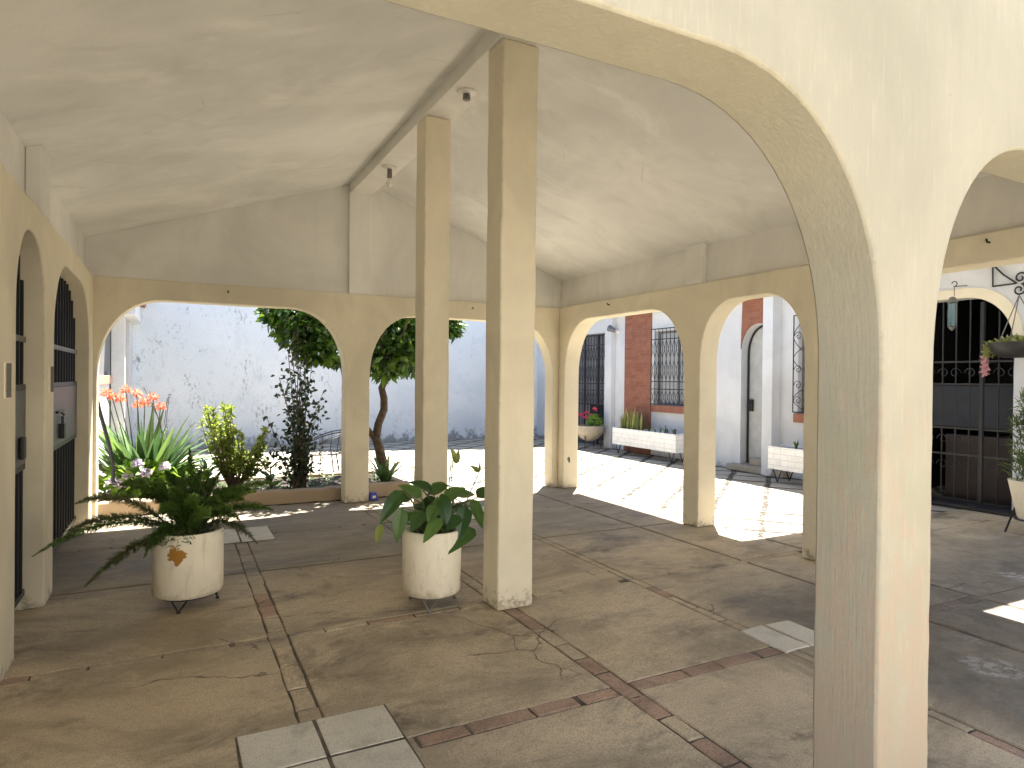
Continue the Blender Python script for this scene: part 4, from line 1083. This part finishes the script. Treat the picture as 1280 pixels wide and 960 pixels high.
m = MB(); m.lathe(bc, [(0,.0),(.14,.0),(.22,.05),(.265,.13),(.27,.165),(.25,.165),(.24,.13),(0,.12)], 28); m.build('basket', M['rubber'], hb, smooth=40)
m = MB()
for i in range(3):
    a = 1.2+i*2*PI/3; m.tube([hook, bc+Vector((.26*math.cos(a), .26*math.sin(a), .16))], .006, 5)
m.build('chain', M['iron_grey'], hb)
m = MB(); clump(m, bc+Vector((0,0,.17)), (.26,.26,.06), 420, .05, .03, .1, 1, .0); 
for j in range(9):
    a = PI*.5+U(-.5,.6); q = bc+Vector((.27*math.cos(a), .27*math.sin(a), .16)); 
    for i in range(22): m.leaf(q+Vector((math.cos(a)*.05, math.sin(a)*.05, 0))*(min(1, i/5)-.6)+Vector((0, 0, -max(0, i-3)*.0075))+rdir()*.012, rdir(), rdir(), .04, .02, .2, 1, .2, U(.3,1))
m.build('succulent', M['variegated'], hb, solid=False)
m = MB()
for j in range(6):
    a = PI*.5+U(-.08,.10); q = bc+Vector((.33*math.cos(a), .33*math.sin(a), .02))
    for i in range(24): m.leaf(q+Vector((U(-.02,.02), U(-.02,.02), -i*.009)), rdir(), rdir(), .04, .022, .2, 1, .2, rnd())
m.build('pink_trail', M['flower_salmon'], hb, solid=False)

# hanging lantern in front of the gateway
p = at(1190, 414, X=8.35); top = at(1193, 358, X=8.35)
ln = thing('hanging_lantern', p, 'small glass lantern hanging in front of the iron gateway bars', 'lantern')
m = MB(); m.tube([top, Vector((top.x, top.y, p.z+.42))], .004, 5); scroll(m, top+Vector((0,0,.03)), .03, .8, AY, AZ, .03, wr=.006); m.tube([top, Vector((HX, top.y, top.z+.03))], .006, 5); m.build('wire', M['iron'], ln)
m = MB(); m.lathe(p, [(0,.42),(.03,.41),(.055,.36),(.06,.345),(0,.34)], 12); m.build('cap', M['iron_grey'], ln, smooth=40)
m = MB(); m.lathe(p, [(.045,.335),(.05,.2),(.04,.06),(0,.05)], 12); m.build('glass', M['lantern_glass'], ln, smooth=60)
m = MB(); m.tube([p+Vector((.048,0,.34)), p+Vector((.048,0,.05))], .005); m.tube([p+Vector((-.048,0,.34)), p+Vector((-.048,0,.05))], .005); m.tube([p+Vector((0,.048,.34)), p+Vector((0,.048,.05))], .005); m.tube([p+Vector((0,-.048,.34)), p+Vector((0,-.048,.05))], .005)
m.lathe(p, [(0,.0),(.03,.03),(.04,.05),(0,.055)], 12); m.build('cage', M['iron_grey'], ln)

# ------------------------------------------------------------------ light
EL, AZI = 68.5, 39.0      # sun elevation; azimuth from +Y towards +X
w = bpy.data.worlds.new('World'); S.world = w; w.use_nodes = True
nt = w.node_tree; bg = nt.nodes['Background']; sky = nt.nodes.new('ShaderNodeTexSky'); sky.sky_type = 'NISHITA'; sky.sun_disc = False
sky.sun_elevation = math.radians(EL); sky.sun_rotation = math.radians(AZI); sky.altitude = 1500; sky.air_density = 1.0; sky.dust_density = 1.5
nt.links.new(sky.outputs[0], bg.inputs[0]); bg.inputs[1].default_value = .055
sd = bpy.data.lights.new('sun', 'SUN'); sd.energy = 4.5; sd.angle = math.radians(.53); sd.color = (1, .955, .885)
so = bpy.data.objects.new('sun', sd); COL.objects.link(so)
e, a = math.radians(EL), math.radians(AZI)
sv = Vector((math.sin(a)*math.cos(e), math.cos(a)*math.cos(e), math.sin(e)))
so.rotation_euler = sv.to_track_quat('Z', 'Y').to_euler(); so.location = sv*40

S.view_settings.view_transform = 'Standard'; S.view_settings.look = 'None'; S.view_settings.gamma = 1
S.view_settings.exposure = 2.75; S.view_settings.use_curve_mapping = False
S.render.engine = 'CYCLES'
cy = S.cycles
cy.use_denoising = True
try: cy.denoiser = 'OPENIMAGEDENOISE'
except Exception: pass
cy.max_bounces = 10; cy.diffuse_bounces = 7; cy.glossy_bounces = 3; cy.transparent_max_bounces = 8; cy.transmission_bounces = 3
cy.sample_clamp_indirect = 8; cy.caustics_reflective = False; cy.caustics_refractive = False
